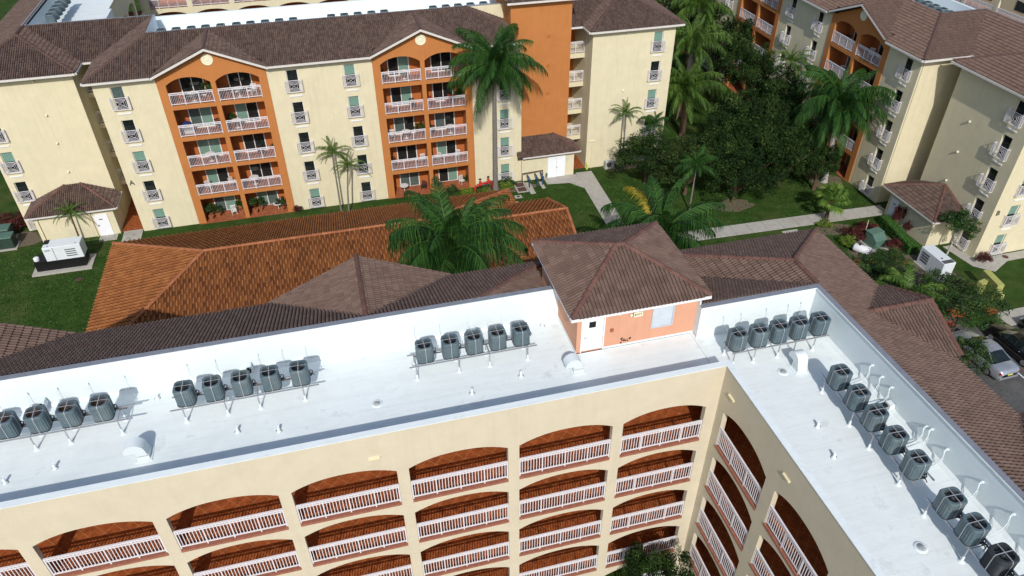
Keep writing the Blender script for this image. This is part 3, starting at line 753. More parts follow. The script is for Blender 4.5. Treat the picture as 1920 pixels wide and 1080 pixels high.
# ------------------------------------------------------------------ far apartment blocks: generic facade pieces
def bay(parent, fr, c, zoff=0, seed=0, base=0.0, levels=range(5)):
    """orange projecting bay with two stacks of balconies"""
    mb = MB(); u0, u1 = c - 4.25, c + 4.25; a0, a1, b0, b1 = c - 3.6, c - .19, c + .19, c + 3.6
    holes = []
    for k in range(5):
        z = FLOOR(k)
        for p_, q_ in ((a0, a1), (b0, b1)):
            if k == 4: holes.append((p_, q_, z + .04, 12.95, 13.5))
            elif k == 0: holes.append((p_, q_, -.05, z + 2.5, z + 2.5))
            else: holes.append((p_, q_, z + .04, z + 2.5, z + 2.5))
    wall(mb, fr, u0, u1, -.05, 13.62, holes, t=.3, d=.06)
    T = mb.T; mb.T = fr.M()
    mb.face([(u0, -.06, 13.62), (u1, -.06, 13.62), (c, -.06, 15.5)]); mb.face([(u0, .24, 13.62), (c, .24, 15.5), (u1, .24, 13.62)])
    mb.T = T
    w_ = mb.build('bay_wall', 'orange', parent)
    mb = MB(); T = fr.M(c, .07, 14.75) @ Matrix.Rotation(R_(90), 4, 'X')
    mb.T = T; mb.lathe([(.46, -.01), (.46, .03), (.42, .05), (.38, .03), (.30, .03), (.27, .05), (.2, .03), (.08, .05), (.02, .05)], 28); mb.T = None
    mb.build('medallion', 'sign_cream', parent)
    rs = random.Random(seed)
    for k in range(5):
        z = FLOOR(k)
        mb = MB()
        if k: fbox(mb, fr, u0 + .3, u1 - .3, -1.8, -.245, z - .22, z)
        else: fbox(mb, fr, u0 + .1, u1 - .1, -1.8, .16, -.1, .03)
        mb.build('balcony_floor', 'nosing' if k else 'patio_tile', parent)
        mb = MB(); fbox(mb, fr, c - .12, c + .12, -1.8, -.245, z, z + 2.57); fbox(mb, fr, u0 + .45, u0 + .62, -1.8, -.245, z, z + 2.57); fbox(mb, fr, u1 - .62, u1 - .45, -1.8, -.245, z, z + 2.57)
        fbox(mb, fr, u0 + .3, u1 - .3, -2.0, -1.8, z - .2, z + 2.57)
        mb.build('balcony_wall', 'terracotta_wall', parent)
        for p_, q_ in ((a0, a1), (b0, b1)):
            x0 = (p_ + q_) / 2 - .95
            o = inst(SLD, 'sliding_door', parent, fr.M(x0, -1.74, z + .01))
            for s_ in (0, 1):
                kind = rs.choice([0, 0, 0, 0, 0, 2, 1]) if k else rs.choice([2, 1, 0])
                inst(PS[kind], 'pane', o, fr.M(x0 + s_ * .95, -1.745, z + .01))
            if k: railing(parent, fr, p_ + .01, q_ - .01, z + .1, d=.02)
    mb = MB()
    for s_ in (-1, 1):                             # white raking trim
        T = mb.T; mb.T = fr.M()
        A = (c + s_ * 4.47, 13.87); B = (c, 15.79)
        q = [mb.p((x_, y_, z_)) for (x_, zz) in (A, B) for y_ in (-.66, -.605) for z_ in (zz - .17, zz + .015)]
        for t_ in ((0, 1, 5, 4), (2, 6, 7, 3), (1, 3, 7, 5), (0, 4, 6, 2), (0, 2, 3, 1)): mb.f.append([q[i_] for i_ in t_]); mb.mi.append(0)
        mb.T = T
    mb.build('rake_trim', 'gutter', parent)
def bay_roof(ro, fr, c, depth=4.9, back=0.0):
    """small gable over a bay, ridge runs inwards"""
    for s_ in (-1, 1):
        P = [(c, -depth + .5), (c, .6), (c + s_ * 4.45, .6), (c + s_ * 4.45, .5)]
        W = [fr.pt(u_, d_, 0)[:2] for u_, d_ in P]
        o = fr.pt(c, 0, 0)
        def zg(x, y, fr=fr, o=o): return 15.76 - .43 * abs((x - o[0]) * fr.U[0] + (y - o[1]) * fr.U[1])
        ro.face(W, zg, (fr.U[0] * s_, fr.U[1] * s_))
    ro.ridge((*fr.pt(c, -depth + .5, 0)[:2], 15.79), (*fr.pt(c, .62, 0)[:2], 15.79))
    if fr.rot: ro.ridge((*fr.pt(c + 4.4, .52, 0)[:2], 13.88), (*fr.pt(c + .1, .52, 0)[:2], 15.72))
def facade(parent, fr, u0, u1, bays, wins, seed=0, blind=None, levels=range(5)):
    rs = random.Random(seed)
    cuts = [u0] + [x for c in sorted(bays) for x in (c - 4.25, c + 4.25)] + [u1]
    for a_, b_ in zip(cuts[::2], cuts[1::2]):
        mb = MB(); hs = [win_hole(w, k) for w in wins if a_ < w < b_ for k in range(5)]
        wall(mb, fr, a_, b_, -.05, 13.75, hs, t=.14); mb.build('wall', 'cream', parent)
    for i, w in enumerate(wins):
        for k in range(5):
            kd = blind[i][k] if blind and i in blind else rs.choice([0, 1, 0, 2])
            juliet_window(parent, fr, w, k, kd)
            mb = MB(); fbox(mb, fr, w - .5, w + .5, -.6, -.5, 2.8 * k - .1, 2.8 * k + 2.4) if 0 else None
    for c in bays: bay(parent, fr, c, seed=seed + int(abs(c) * 7))

# building A across the lawn --------------------------------------------------------------
BA = thing('apartment_building', (0, 66, 0), 'long cream and orange apartment block across the lawn marked with letter A', 'building')
fa = Fr(0, 62, 0)
facade(BA, fa, -17.94, 16.95, [-9.0, 8.12], [-16.25, -2.75, 1.95, 15.35], 3, {0: [1, 0, 1, 0, 2], 1: [1, 0, 0, 0, 0], 2: [0, 0, 0, 1, 1], 3: [1, 1, 1, 0, 0]})
text('A', .62, Matrix.Translation((-17.55, 61.97, 4.85)) @ Matrix.Rotation(R_(90), 4, 'X'), 'letter', BA, ext=.03)
ra = Roof(BA, 'brown')
z0 = 13.88
ra.face([(-18.4, 61.5), (16.35, 61.5), (16.35, 62.8), (12.9, 66.25), (-13.65, 66.25)], lambda x, y: z0 + SL * (y - 61.5), (0, -1), skip=lambda x, y: y < 62.3 and (abs(x + 9) < 4.1 or abs(x - 8.12) < 4.1),
    under=[[(-17.85, 62.05), (16.35, 62.05), (16.35, 62.8), (12.9, 66.25), (-13.65, 66.25)]] + [[(a_, 61.5), (b_, 61.5), (b_, 62.05), (a_ + (.55 if a_ < -18 else 0), 62.05)] for a_, b_ in ((-18.4, -13.25), (-4.75, 3.87), (12.37, 16.35))])
ra.face([(12.9, 66.25), (16.35, 62.8), (16.35, 66.25)], lambda x, y: z0 + SL * 4.75 - SL * (x - 12.9), (1, 0))
ra.face([(-18.4, 61.5), (-18.4, 66.5), (-13.8, 71.1), (-13.8, 66.1)], lambda x, y: z0 + SL * (x + 18.4), (-1, 0))
ra.face([(-19.4, 66.5), (-18.4, 66.5), (-13.8, 71.1), (-24.0, 71.1)], lambda x, y: z0 + SL * (y - 66.5), (0, -1))
ra.face([(-28.6, 64.1), (-19.4, 64.1), (-24.0, 68.7)], lambda x, y: z0 + SL * (y - 64.1), (0, -1))
ra.face([(-19.4, 64.1), (-24.0, 68.7), (-24.0, 71.1), (-19.4, 66.5)], lambda x, y: z0 + SL * (-19.4 - x), (1, 0))
ra.face([(-28.6, 64.1), (-24.0, 68.7), (-24.0, 110), (-28.6, 110)], lambda x, y: z0 + SL * (x + 28.6), (-1, 0))
ra.ridge((-18.4, 61.5, z0 + .03), (-13.75, 66.2, z0 + 1.95)); ra.ridge((12.9, 66.25, z0 + 1.98), (16.3, 62.8, z0 + .6))
ra.ridge((-19.4, 64.1, z0 + .03), (-24, 68.7, z0 + 1.95)); ra.ridge((-28.6, 64.1, z0 + .03), (-24, 68.7, z0 + 1.95)); ra.ridge((-24, 68.7, z0 + 1.95), (-24, 71.0, z0 + 1.95))
for c in (-9.0, 8.12): bay_roof(ra, fa, c, 4.75)
# block between tower and garden palms
ra.face([(23.4, 62.2), (32.5, 62.2), (27.95, 66.75)], lambda x, y: z0 + SL * (y - 62.2), (0, -1))
ra.face([(23.4, 62.2), (27.95, 66.75), (27.95, 68.6), (23.4, 64.05)], lambda x, y: z0 + SL * (x - 23.4), (-1, 0))
ra.face([(22.06, 64.05), (23.4, 64.05), (27.95, 68.6), (22.06, 68.6)], lambda x, y: z0 + SL * (y - 64.05), (0, -1))
ra.face([(32.5, 62.2), (27.95, 66.75), (27.95, 90), (32.5, 90)], lambda x, y: z0 + SL * (32.5 - x), (1, 0))
ra.ridge((23.4, 62.2, z0 + .03), (27.95, 66.75, z0 + 1.93)); ra.ridge((32.5, 62.2, z0 + .03), (27.95, 66.75, z0 + 1.93)); ra.ridge((27.95, 66.75, z0 + 1.93), (27.95, 69, z0 + 1.93))
# tower roof
ra.face([(15.95, 63.1), (22.5, 63.1), (22.5, 63.1 + 0.001), (19.2, 66.4)], lambda x, y: 16.75 + SL * (y - 63.1), (0, -1))
ra.face([(15.95, 63.1), (19.2, 66.4), (15.95, 69.7)], lambda x, y: 16.75 + SL * (x - 15.95), (-1, 0))
ra.face([(22.5, 63.1), (19.2, 66.4), (22.5, 69.7)], lambda x, y: 16.75 + SL * (22.5 - x), (1, 0))
for a_, b_ in (((-18.4, 61.5), (-13.5, 61.5)), ((-4.55, 61.5), (3.65, 61.5)), ((12.6, 61.5), (16.35, 61.5)), ((-28.6, 64.1), (-19.4, 64.1)), ((-19.4, 66.5), (-18.4, 66.5)), ((23.4, 62.2), (32.5, 62.2)), ((22.06, 64.05), (23.4, 64.05))):
    ra.gutter((*a_, z0 + .02), (*b_, z0 + .02), .13, .16)
ra.gutter((-19.4, 64.1, z0 + .02), (-19.4, 66.5, z0 + .02)); ra.gutter((-18.4, 66.5, z0 + .02), (-18.4, 61.5, z0 + .02)); ra.gutter((23.4, 64.05, z0 + .02), (23.4, 62.2, z0 + .02)); ra.gutter((15.95, 63.1, 16.77), (22.5, 63.1, 16.77))
ra.done(0, False)
for x0, y0, x1, y1 in ((-18.42, 66.52, -13.8, 71.1), (-19.38, 66.52, -24, 71.1), (23.42, 64.07, 27.95, 68.6)): flashing(BA, [((x0, y0, z0 + .03), (x1, y1, z0 + 1.95))])
for c in (-9.0, 8.12):
    for s_ in (-1, 1): flashing(BA, [((c + s_ * 4.4, 61.5, z0 + .03), (c, 66.1, 15.76))])
mb = MB(); mb.box(-20.05, 64.9, 0, -19.85, 72, 13.75); mb.box(-27.9, 64.9, 0, -27.7, 100, 13.75)
mb.box(-17.94, 62.14, 0, -17.74, 72, 13.75); mb.box(-19.85, 71, 0, -17.9, 71.2, 13.75)
# left block windows
mb.build('wall', 'cream', BA)
fl = Fr(0, 64.7, 0)
mb = MB(); wall(mb, fl, -27.9, -19.85, -.05, 13.75, [win_hole(-26.95, k) for k in range(5)], t=.14); mb.build('wall', 'cream', BA)
for k in range(5): juliet_window(BA, fl, -26.95, k, [0, 0, 1, 0, 0][k])
for z_ in (5.2, 7.9, 10.4, 13.3):                  # little wall lamps
    mb = MB(); mb.lathe([(.05, 0), (.10, .04), (.08, .14), (.02, .18)], 8, (-22.9 + (z_ - 5) * .02, 64.6, z_)); mb.build('wall_lamp', 'sign_cream', BA)
    mb = MB(); mb.lathe([(.05, 0), (.10, .04), (.08, .14), (.02, .18)], 8, (27.2, 62.62, z_ - 2.6 if z_ < 12 else z_)); mb.build('wall_lamp', 'sign_cream', BA)
# breezeway galleries in the two recesses
frA = Fr(0, 66.9, 0); frM = Fr(0, 64.69, 0)
for k in range(1, 5):
    z = FLOOR(k)
    for fr_, a_, b_ in ((frA, -19.85, -17.94), (frM, 22.05, 23.85)):
        mb = MB(); fbox(mb, fr_, a_, b_, -3.0, 0, z - .42, z); mb.build('gallery_slab', 'cream', BA)
        railing(BA, fr_, a_ + .02, b_ - .02, z + .08, d=-.08)
mb = MB(); mb.box(22.06, 67.7, 0, 23.85, 67.9, 13.7); mb.build('gallery_wall', 'terracotta_wall', BA)
mb = MB(); mb.box(-19.85, 62.4, -.04, -17.94, 71, .03); mb.build('breezeway_floor', 'floor_tile', BA); mb = MB(); mb.box(22.4, 62.85, -.04, 23.85, 67.7, .03); mb.build('breezeway_floor', 'floor_tile', BA)
# orange tower
mb = MB(); mb.box(16.4, 63.6, 0, 22.05, 69.2, 16.6); mb.build('tower_wall', 'orange', BA)
for z_ in (13.3, 10.6, 7.9):
    mb = MB()
    for i in range(3): mb.box(19.75, 63.57, z_ + i * .10, 20.1, 63.599, z_ + i * .10 + .03)
    mb.build('wall_vent', 'terracotta_wall', BA)
mb = MB(); mb.box(12.0, 66.27, 13.8, 16.4, 66.5, 15.85); mb.build('stub_wall', 'cream', BA)
# cream block right of the tower
fm = Fr(0, 62.7, 0)
mb = MB(); wall(mb, fm, 23.85, 31.95, -.05, 13.75, [win_hole(30.3, k) for k in range(5)], t=.14); mb.box(23.85, 62.84, 0, 24.05, 72, 13.75); mb.box(31.75, 62.84, 0, 31.95, 90, 13.75); mb.build('wall', 'cream', BA)
for k in range(5): juliet_window(BA, fm, 30.3, k, [0, 0, 1, 0, 1][k])
# flat roofs of block A and the wing behind on the left
mb = MB(); mb.box(-13.9, 66.5, 13.9, 16.4, 72.3, ZD); mb.box(-24.0, 71.3, 13.9, -18, 110, ZD); mb.box(-18, 71.3, 13.9, -13.9, 72.3, ZD); mb.build('roof_deck', 'white_roof', BA)
mb = MB(); mb.box(-13.65, 66.28, 13.8, 16.4, 66.48, 15.83); mb.box(-13.85, 66.28, 13.8, -13.65, 71.3, 15.83); mb.box(-24.0, 71.1, 13.8, -13.85, 71.3, 15.83); mb.box(-24.2, 71.1, 13.8, -24.0, 110, 15.83); mb.build('parapet', 'white_wall', BA)
mb = MB(); mb.box(-13.65, 66.24, 15.833, 16.4, 66.52, 15.86); mb.box(-13.9, 66.24, 15.833, -13.65, 71.08, 15.86); mb.box(-24.2, 71.08, 15.833, -13.65, 71.34, 15.86); mb.box(-24.25, 71.34, 15.833, -23.97, 110, 15.86); mb.build('parapet_cap', 'alu', BA)
mb = MB(); mb.box(-18, 72.3, 0, 27, 72.55, 14.1); mb.box(-18.24, 72.3, 0, -18, 76, 14.1); mb.build('courtyard_wall', 'cream', BA)
mb = MB(); mb.box(-18, 72.3, 14.1, 27, 72.55, ZW); mb.box(-18.24, 72.3, 14.1, -18, 76, ZW); mb.build('parapet', 'white_wall', BA)
f3 = Fr(-18, 0, 90)
mb = MB(); wall(mb, f3, 76, 89.8, -.05, ZW, [(a_, a_ + 3.4, FLOOR(k), FLOOR(k) + 1.98, FLOOR(k) + 2.44) for a_ in (77.6, 81.7, 85.8) for k in range(5)], t=.24); mb.build('courtyard_wall', 'cream', BA)
for k in range(5): mb = MB(); mb.box(-20.2, 73, FLOOR(k) - .28, -18.24, 89.8, FLOOR(k)); mb.build('corridor_floor', 'floor_tile', BA)
f4 = Fr(0, 89.8, 0)
hs = [(a_, a_ + 3.96, FLOOR(k), FLOOR(k) + 1.98, FLOOR(k) + 2.42) for a_ in [-17.5 + 4.42 * i for i in range(10)] for k in range(2, 5)]
mb = MB(); wall(mb, f4, -18, 27, 3, ZW, hs, t=.24); mb.build('courtyard_wall', 'cream', BA)
for h in hs:
    if h[2] > 8: railing(BA, f4, h[0] + .01, h[1] - .01, h[2] + .08, d=-.05, pitch=.12)
for k in range(2, 5):
    mb = MB(); mb.box(-18, 90.04, FLOOR(k) - .28, 27, 92.2, FLOOR(k)); mb.build('corridor_floor', 'floor_tile', BA)
mb = MB(); mb.box(-18, 92.2, 0, 27, 92.4, 13.9); mb.box(-20.2, 73, 0, -20, 89.8, 13.8); mb.build('corridor_wall', 'terracotta_wall', BA)
mb = MB(); mb.box(-18, 90.04, 13.9, 27, 100, ZD); mb.build('roof_deck', 'white_roof', BA)

# building B on the right -------------------------------------------------------------------
BB = thing('apartment_building', (52, 60, 0), 'cream apartment block at the right edge with orange bays and letter B', 'building')
fb = Fr(47.8, 0, -90)
facade(BB, fb, -100, -49.2, [-57.55, -74.65, -91.75], [-50.7, -63.65, -68.4, -80.8, -85.5, -98], 9, {0: [0, 0, 0, 0, 0], 1: [0] * 5, 2: [0] * 5})
mb = MB(); mb.box(48.0, 49.2, 0, 56, 49.4, 13.75); mb.box(50.2, 47.1, 0, 56, 47.3, 13.75); mb.build('wall', 'cream', BB)
fb2 = Fr(50.0, 0, -90)
mb = MB(); wall(mb, fb2, -47.3, -39.3, -.05, 13.75, [win_hole(-40.85, k) for k in range(5)], t=.14); mb.build('wall', 'cream', BB)
for k in range(5): juliet_window(BB, fb2, -40.85, k, 0)
fb3 = Fr(0, 39.3, 0)
mb = MB(); wall(mb, fb3, 50.14, 70, -.05, 13.75, [win_hole(w, k) for w in (52.05, 66) for k in range(5)], t=.14); mb.build('wall', 'cream', BB)
for k in range(5): juliet_window(BB, fb3, 52.05, k, 1); juliet_window(BB, fb3, 66, k, 1)
text('B', .62, Matrix.Translation((50.5, 39.27, 4.35)) @ Matrix.Rotation(R_(90), 4, 'X'), 'letter', BB, ext=.03)
for z_ in (9.9, 7.2, 4.5):
    mb = MB(); mb.lathe([(.05, 0), (.10, .04), (.08, .14), (.02, .18)], 8, (49.9, 44.6, z_)); mb.build('wall_lamp', 'sign_cream', BB)
rb = Roof(BB, 'brown_light')
rb.face([(47.15, 48.5), (51.9, 53.25), (51.9, 100), (47.15, 100)], lambda x, y: z0 + SL * (x - 47.15), (-1, 0), skip=lambda x, y: x < 48.1 and any(abs(y - c_) < 4.1 for c_ in (57.55, 74.65, 91.75)),
    under=[[(47.85, 49.2), (51.9, 53.25), (51.9, 100), (47.85, 100)]] + [[(47.15, a_), (47.15, b_), (47.85, b_), (47.85, a_ + (.7 if a_ < 49 else 0))] for a_, b_ in ((48.5, 53.3), (61.8, 70.4), (78.9, 87.5), (96, 100))])
rb.face([(47.15, 48.5), (51.75, 48.5), (56.45, 53.2), (51.85, 53.2)], lambda x, y: z0 + SL * (y - 48.5), (0, -1))
rb.face([(51.75, 48.5), (56.45, 53.2), (56.45, 30), (51.75, 30)], lambda x, y: z0 + SL * (x - 51.75), (-1, 0))
rb.ridge((47.15, 48.5, z0 + .03), (51.9, 53.25, z0 + 2.0))
for c in (-57.55, -74.65, -91.75): bay_roof(rb, fb, c, 4.75)
rb.face([(49.4, 38.7), (49.4, 47.9), (54.0, 43.3)], lambda x, y: z0 + SL * (x - 49.4), (-1, 0))
rb.face([(49.4, 47.9), (54.0, 43.3), (56.5, 43.3), (56.5, 47.9)], lambda x, y: z0 + SL * (47.9 - y), (0, 1))
rb.face([(49.4, 38.7), (54.0, 43.3), (70, 43.3), (70, 38.7)], lambda x, y: z0 + SL * (y - 38.7), (0, -1))
rb.ridge((49.4, 47.9, z0 + .03), (54, 43.3, z0 + 1.95)); rb.ridge((49.4, 38.7, z0 + .03), (54, 43.3, z0 + 1.95)); rb.ridge((54, 43.3, z0 + 1.95), (60, 43.3, z0 + 1.95))
rb.gutter((47.15, 53.2, z0 + .02), (47.15, 48.5, z0 + .02)); rb.gutter((47.15, 48.5, z0 + .02), (51.75, 48.5, z0 + .02)); rb.gutter((49.4, 47.9, z0 + .02), (49.4, 38.7, z0 + .02)); rb.gutter((49.4, 38.7, z0 + .02), (70, 38.7, z0 + .02)); rb.gutter((47.15, 70.3, z0 + .02), (47.15, 61.95, z0 + .02))
rb.gutter((51.75, 48.6, z0 + .08), (51.75, 47.5, z0 + .08))
rb.done(0, False)
mb = MB(); mb.box(52.1, 53.4, 13.9, 57, 100, ZD); mb.build('roof_deck', 'white_roof', BB)
mb = MB(); mb.box(51.9, 53.2, 13.8, 52.1, 100, 15.83); mb.box(52.1, 53.2, 13.8, 56.5, 53.4, 15.83); mb.box(56.5, 30, 13.8, 56.7, 53.4, 15.83); mb.box(56.75, 53.4, 0, 57, 100, ZW); mb.build('parapet', 'white_wall', BB)
mb = MB(); mb.box(51.86, 53.2, 15.833, 52.13, 100, 15.86); mb.box(52.13, 53.16, 15.833, 56.46, 53.43, 15.86); mb.box(56.46, 30, 15.833, 56.74, 53.43, 15.86); mb.build('parapet_cap', 'cap_grey', BB)
fd = Fr(68, 0, -90)
hd = [(-u_ - 3.96, -u_, FLOOR(k), FLOOR(k) + 1.98, FLOOR(k) + 2.42) for u_ in [50 + 4.42 * i for i in range(9)] for k in range(2, 5)]
mb = MB(); wall(mb, fd, -92, -49, 3, ZW, hd, t=.24); mb.build('courtyard_wall', 'cream', BB)
for h in hd: railing(BB, fd, h[0] + .01, h[1] - .01, h[2] + .08, d=-.05, pitch=.12)
for k in range(2, 5):
    mb = MB(); mb.box(68.24, 49, FLOOR(k) - .28, 70.2, 92, FLOOR(k)); mb.build('corridor_floor', 'floor_tile', BB)
mb = MB(); mb.box(70.2, 49, 0, 70.4, 92, 13.9); mb.build('corridor_wall', 'cream', BB)
for i in range(8):
    mb = MB(); mb.box(70.17, 52.6 + 4.42 * i, 11.9, 70.2, 53.9 + 4.42 * i, 13.2); mb.build('window', 'glass_dark', BB)

# small hip-roofed utility sheds against the blocks ------------------------------------------
def shed(label, x0, y0, x1, y1, faces, ridges, zl, gut):
    t = thing('utility_shed', ((x0 + x1) / 2, (y0 + y1) / 2, 0), label, 'shed')
    mb = MB(); mb.box(x0, y0, 0, x1, y1, 2.72); mb.build('wall', 'cream', t)
    r2 = Roof(t, 'brown')
    for P, z, d in faces: r2.face(P, z, d)
    for a_, b_ in ridges: r2.ridge(a_, b_)
    for a_, b_ in gut: r2.gutter((*a_, zl + .03), (*b_, zl + .03), .1, .13)
    r2.done(0, True); return t
s1 = shed('small cream shed with brown hip roof and white door below letter A', -26.2, 62.2, -19.9, 64.68,
    [([(-26.6, 61.75), (-19.4, 61.75), (-22.35, 64.69), (-23.65, 64.69)], lambda x, y: 2.8 + SL * (y - 61.75), (0, -1)),
     ([(-26.6, 61.75), (-23.65, 64.69), (-26.6, 64.69)], lambda x, y: 2.8 + SL * (x + 26.6), (-1, 0)),
     ([(-19.4, 61.75), (-22.35, 64.69), (-19.86, 64.69), (-19.4, 64.3)], lambda x, y: 2.8 + SL * (-19.4 - x), (1, 0))],
    [((-26.6, 61.75, 2.83), (-23.65, 64.65, 4.05)), ((-19.4, 61.75, 2.83), (-22.35, 64.65, 4.05))], 2.8, [((-26.6, 61.75), (-19.4, 61.75)), ((-19.4, 61.75), (-19.4, 64.6))])
mb = MB(); mb.box(-21.55, 62.15, .02, -20.45, 62.197, 2.15); d_ = mb.build('door', 'white_door', s1)
mb = MB(); mb.box(-21.42, 62.12, 1.0, -21.34, 62.148, 1.12); mb.build('door_handle', 'black', d_)
mb = MB(); mb.box(-21.2, 62.13, 1.62, -20.9, 62.148, 1.70); mb.build('door_sign', 'letter', d_)
mb = MB(); mb.tube((-25.9, 62.1, 0), (-25.9, 62.1, 2.6), .04); mb.tube((-21.75, 62.12, 0), (-21.75, 62.12, 2.6), .035); mb.build('downpipe', 'cream_trim', s1)
s2 = shed('low cream shed with brown roof and double white doors below orange tower', 16.97, 61.85, 22.3, 63.58,
    [([(16.5, 61.4), (22.75, 61.4), (20.57, 63.58), (16.5, 63.58)], lambda x, y: 2.75 + SL * 1.2 * (y - 61.4), (0, -1)),
     ([(22.75, 61.4), (20.57, 63.58), (22.75, 63.59)], lambda x, y: 2.75 + SL * 1.2 * (22.75 - x), (1, 0))],
    [((22.75, 61.4, 2.8), (20.57, 63.55, 3.87))], 2.75, [((16.95, 61.4), (22.75, 61.4)), ((22.75, 61.4), (22.75, 63.5))])
mb = MB(); mb.box(19.6, 61.80, .02, 20.48, 61.847, 2.3); mb.build('door', 'white_door', s2); mb = MB(); mb.box(20.5, 61.80, .02, 21.38, 61.847, 2.3); d_ = mb.build('door', 'white_door', s2)
mb = MB(); mb.box(20.52, 61.77, 1.0, 20.56, 61.8, 1.15); mb.build('door_handle', 'black', d_)
mb = MB(); mb.box(21.5, 61.83, 1.6, 21.65, 61.847, 1.85); mb.build('notice_sign', 'louver', s2)
s3 = shed('olive cream shed with brown hip roof beside letter B and the hedge', 47.25, 41.75, 49.98, 47.2,
    [([(46.75, 41.3), (46.75, 47.8), (49.98, 44.55)], lambda x, y: 2.8 + SL * (x - 46.75), (-1, 0)),
     ([(46.75, 41.3), (49.98, 44.5), (49.98, 41.3)], lambda x, y: 2.8 + SL * (y - 41.3), (0, -1)),
     ([(46.75, 47.8), (49.98, 44.6), (49.98, 47.8)], lambda x, y: 2.8 + SL * (47.8 - y), (0, 1))],
    [((46.75, 41.3, 2.83), (49.95, 44.5, 4.14)), ((46.75, 47.8, 2.83), (49.95, 44.6, 4.14)), ((49.9, 41.3, 2.86), (49.93, 44.4, 4.1))], 2.8, [((46.75, 47.8), (46.75, 41.3)), ((46.75, 41.3), (49.98, 41.3))])
mb = MB(); mb.box(47.2, 45.95, .02, 47.247, 46.85, 2.1); d_ = mb.build('door', 'white_door', s3)
mb = MB(); mb.box(47.185, 46.25, 1.55, 47.199, 46.5, 1.66); mb.build('door_sign', 'letter', d_)

# clubhouse with orange clay roof ------------------------------------------------------------
CH = thing('clubhouse', (-2, 47, 0), 'single storey clubhouse under a broad orange clay tile roof between the blocks', 'building')
mb = MB(); mb.box(-18.0, 39.7, 0, 13.4, 54.9, 2.9); mb.box(13.4, 43.2, 0, 16.5, 52.6, 2.9); mb.face([(16.5, 43.2, 2.9), (16.5, 52.6, 2.9), (16.5, 47.9, 4.7)]); mb.build('wall', 'cream', CH)
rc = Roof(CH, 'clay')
s5 = .396; zr = 3 + s5 * 8.2
rc.face([(-18.6, 39.1), (14, 39.1), (5.8, 47.3), (-10.4, 47.3)], lambda x, y: 3 + s5 * (y - 39.1), (0, -1))
rc.face([(-18.6, 55.5), (14, 55.5), (5.8, 47.3), (-10.4, 47.3)], lambda x, y: 3 + s5 * (55.5 - y), (0, 1))
rc.face([(-18.6, 39.1), (-10.4, 47.3), (-18.6, 55.5)], lambda x, y: 3 + s5 * (x + 18.6), (-1, 0))
rc.face([(14, 39.1), (5.8, 47.3), (14, 55.5)], lambda x, y: 3 + s5 * (14 - x), (1, 0))
yr = 47.9; hw = 5.2; zr2 = 3 + s5 * hw
for s_ in (-1, 1): rc.face([(14 - hw, yr), (16.9, yr), (16.9, yr + s_ * hw), (14, yr + s_ * hw)], lambda x, y: zr2 - s5 * abs(y - yr), (0, s_))
for c in ((-18.6, 39.1), (-18.6, 55.5)): rc.ridge((*c, 3.04), (-10.4, 47.3, zr + .04))
for c in ((14, 39.1), (14, 55.5)): rc.ridge((*c, 3.04), (5.8, 47.3, zr + .04))
rc.ridge((-10.4, 47.3, zr + .04), (5.8, 47.3, zr + .04)); rc.ridge((8.6, yr, zr2 + .04), (16.9, yr, zr2 + .04))
for s_ in (-1, 1): rc.ridge((16.85, yr + s_ * hw, 3.03), (16.85, yr + s_ * .1, zr2 + .03))
for a_, b_ in (((-18.6, 55.5), (-18.6, 39.1)), ((-18.6, 39.1), (14, 39.1)), ((14, 55.5), (-18.6, 55.5))): rc.gutter((*a_, 2.98), (*b_, 2.98), .09, .12)
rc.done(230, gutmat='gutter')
flashing(CH, [((14 - hw, yr, zr2 + .03), (14, yr + s_ * hw, 3.05)) for s_ in (-1, 1)])
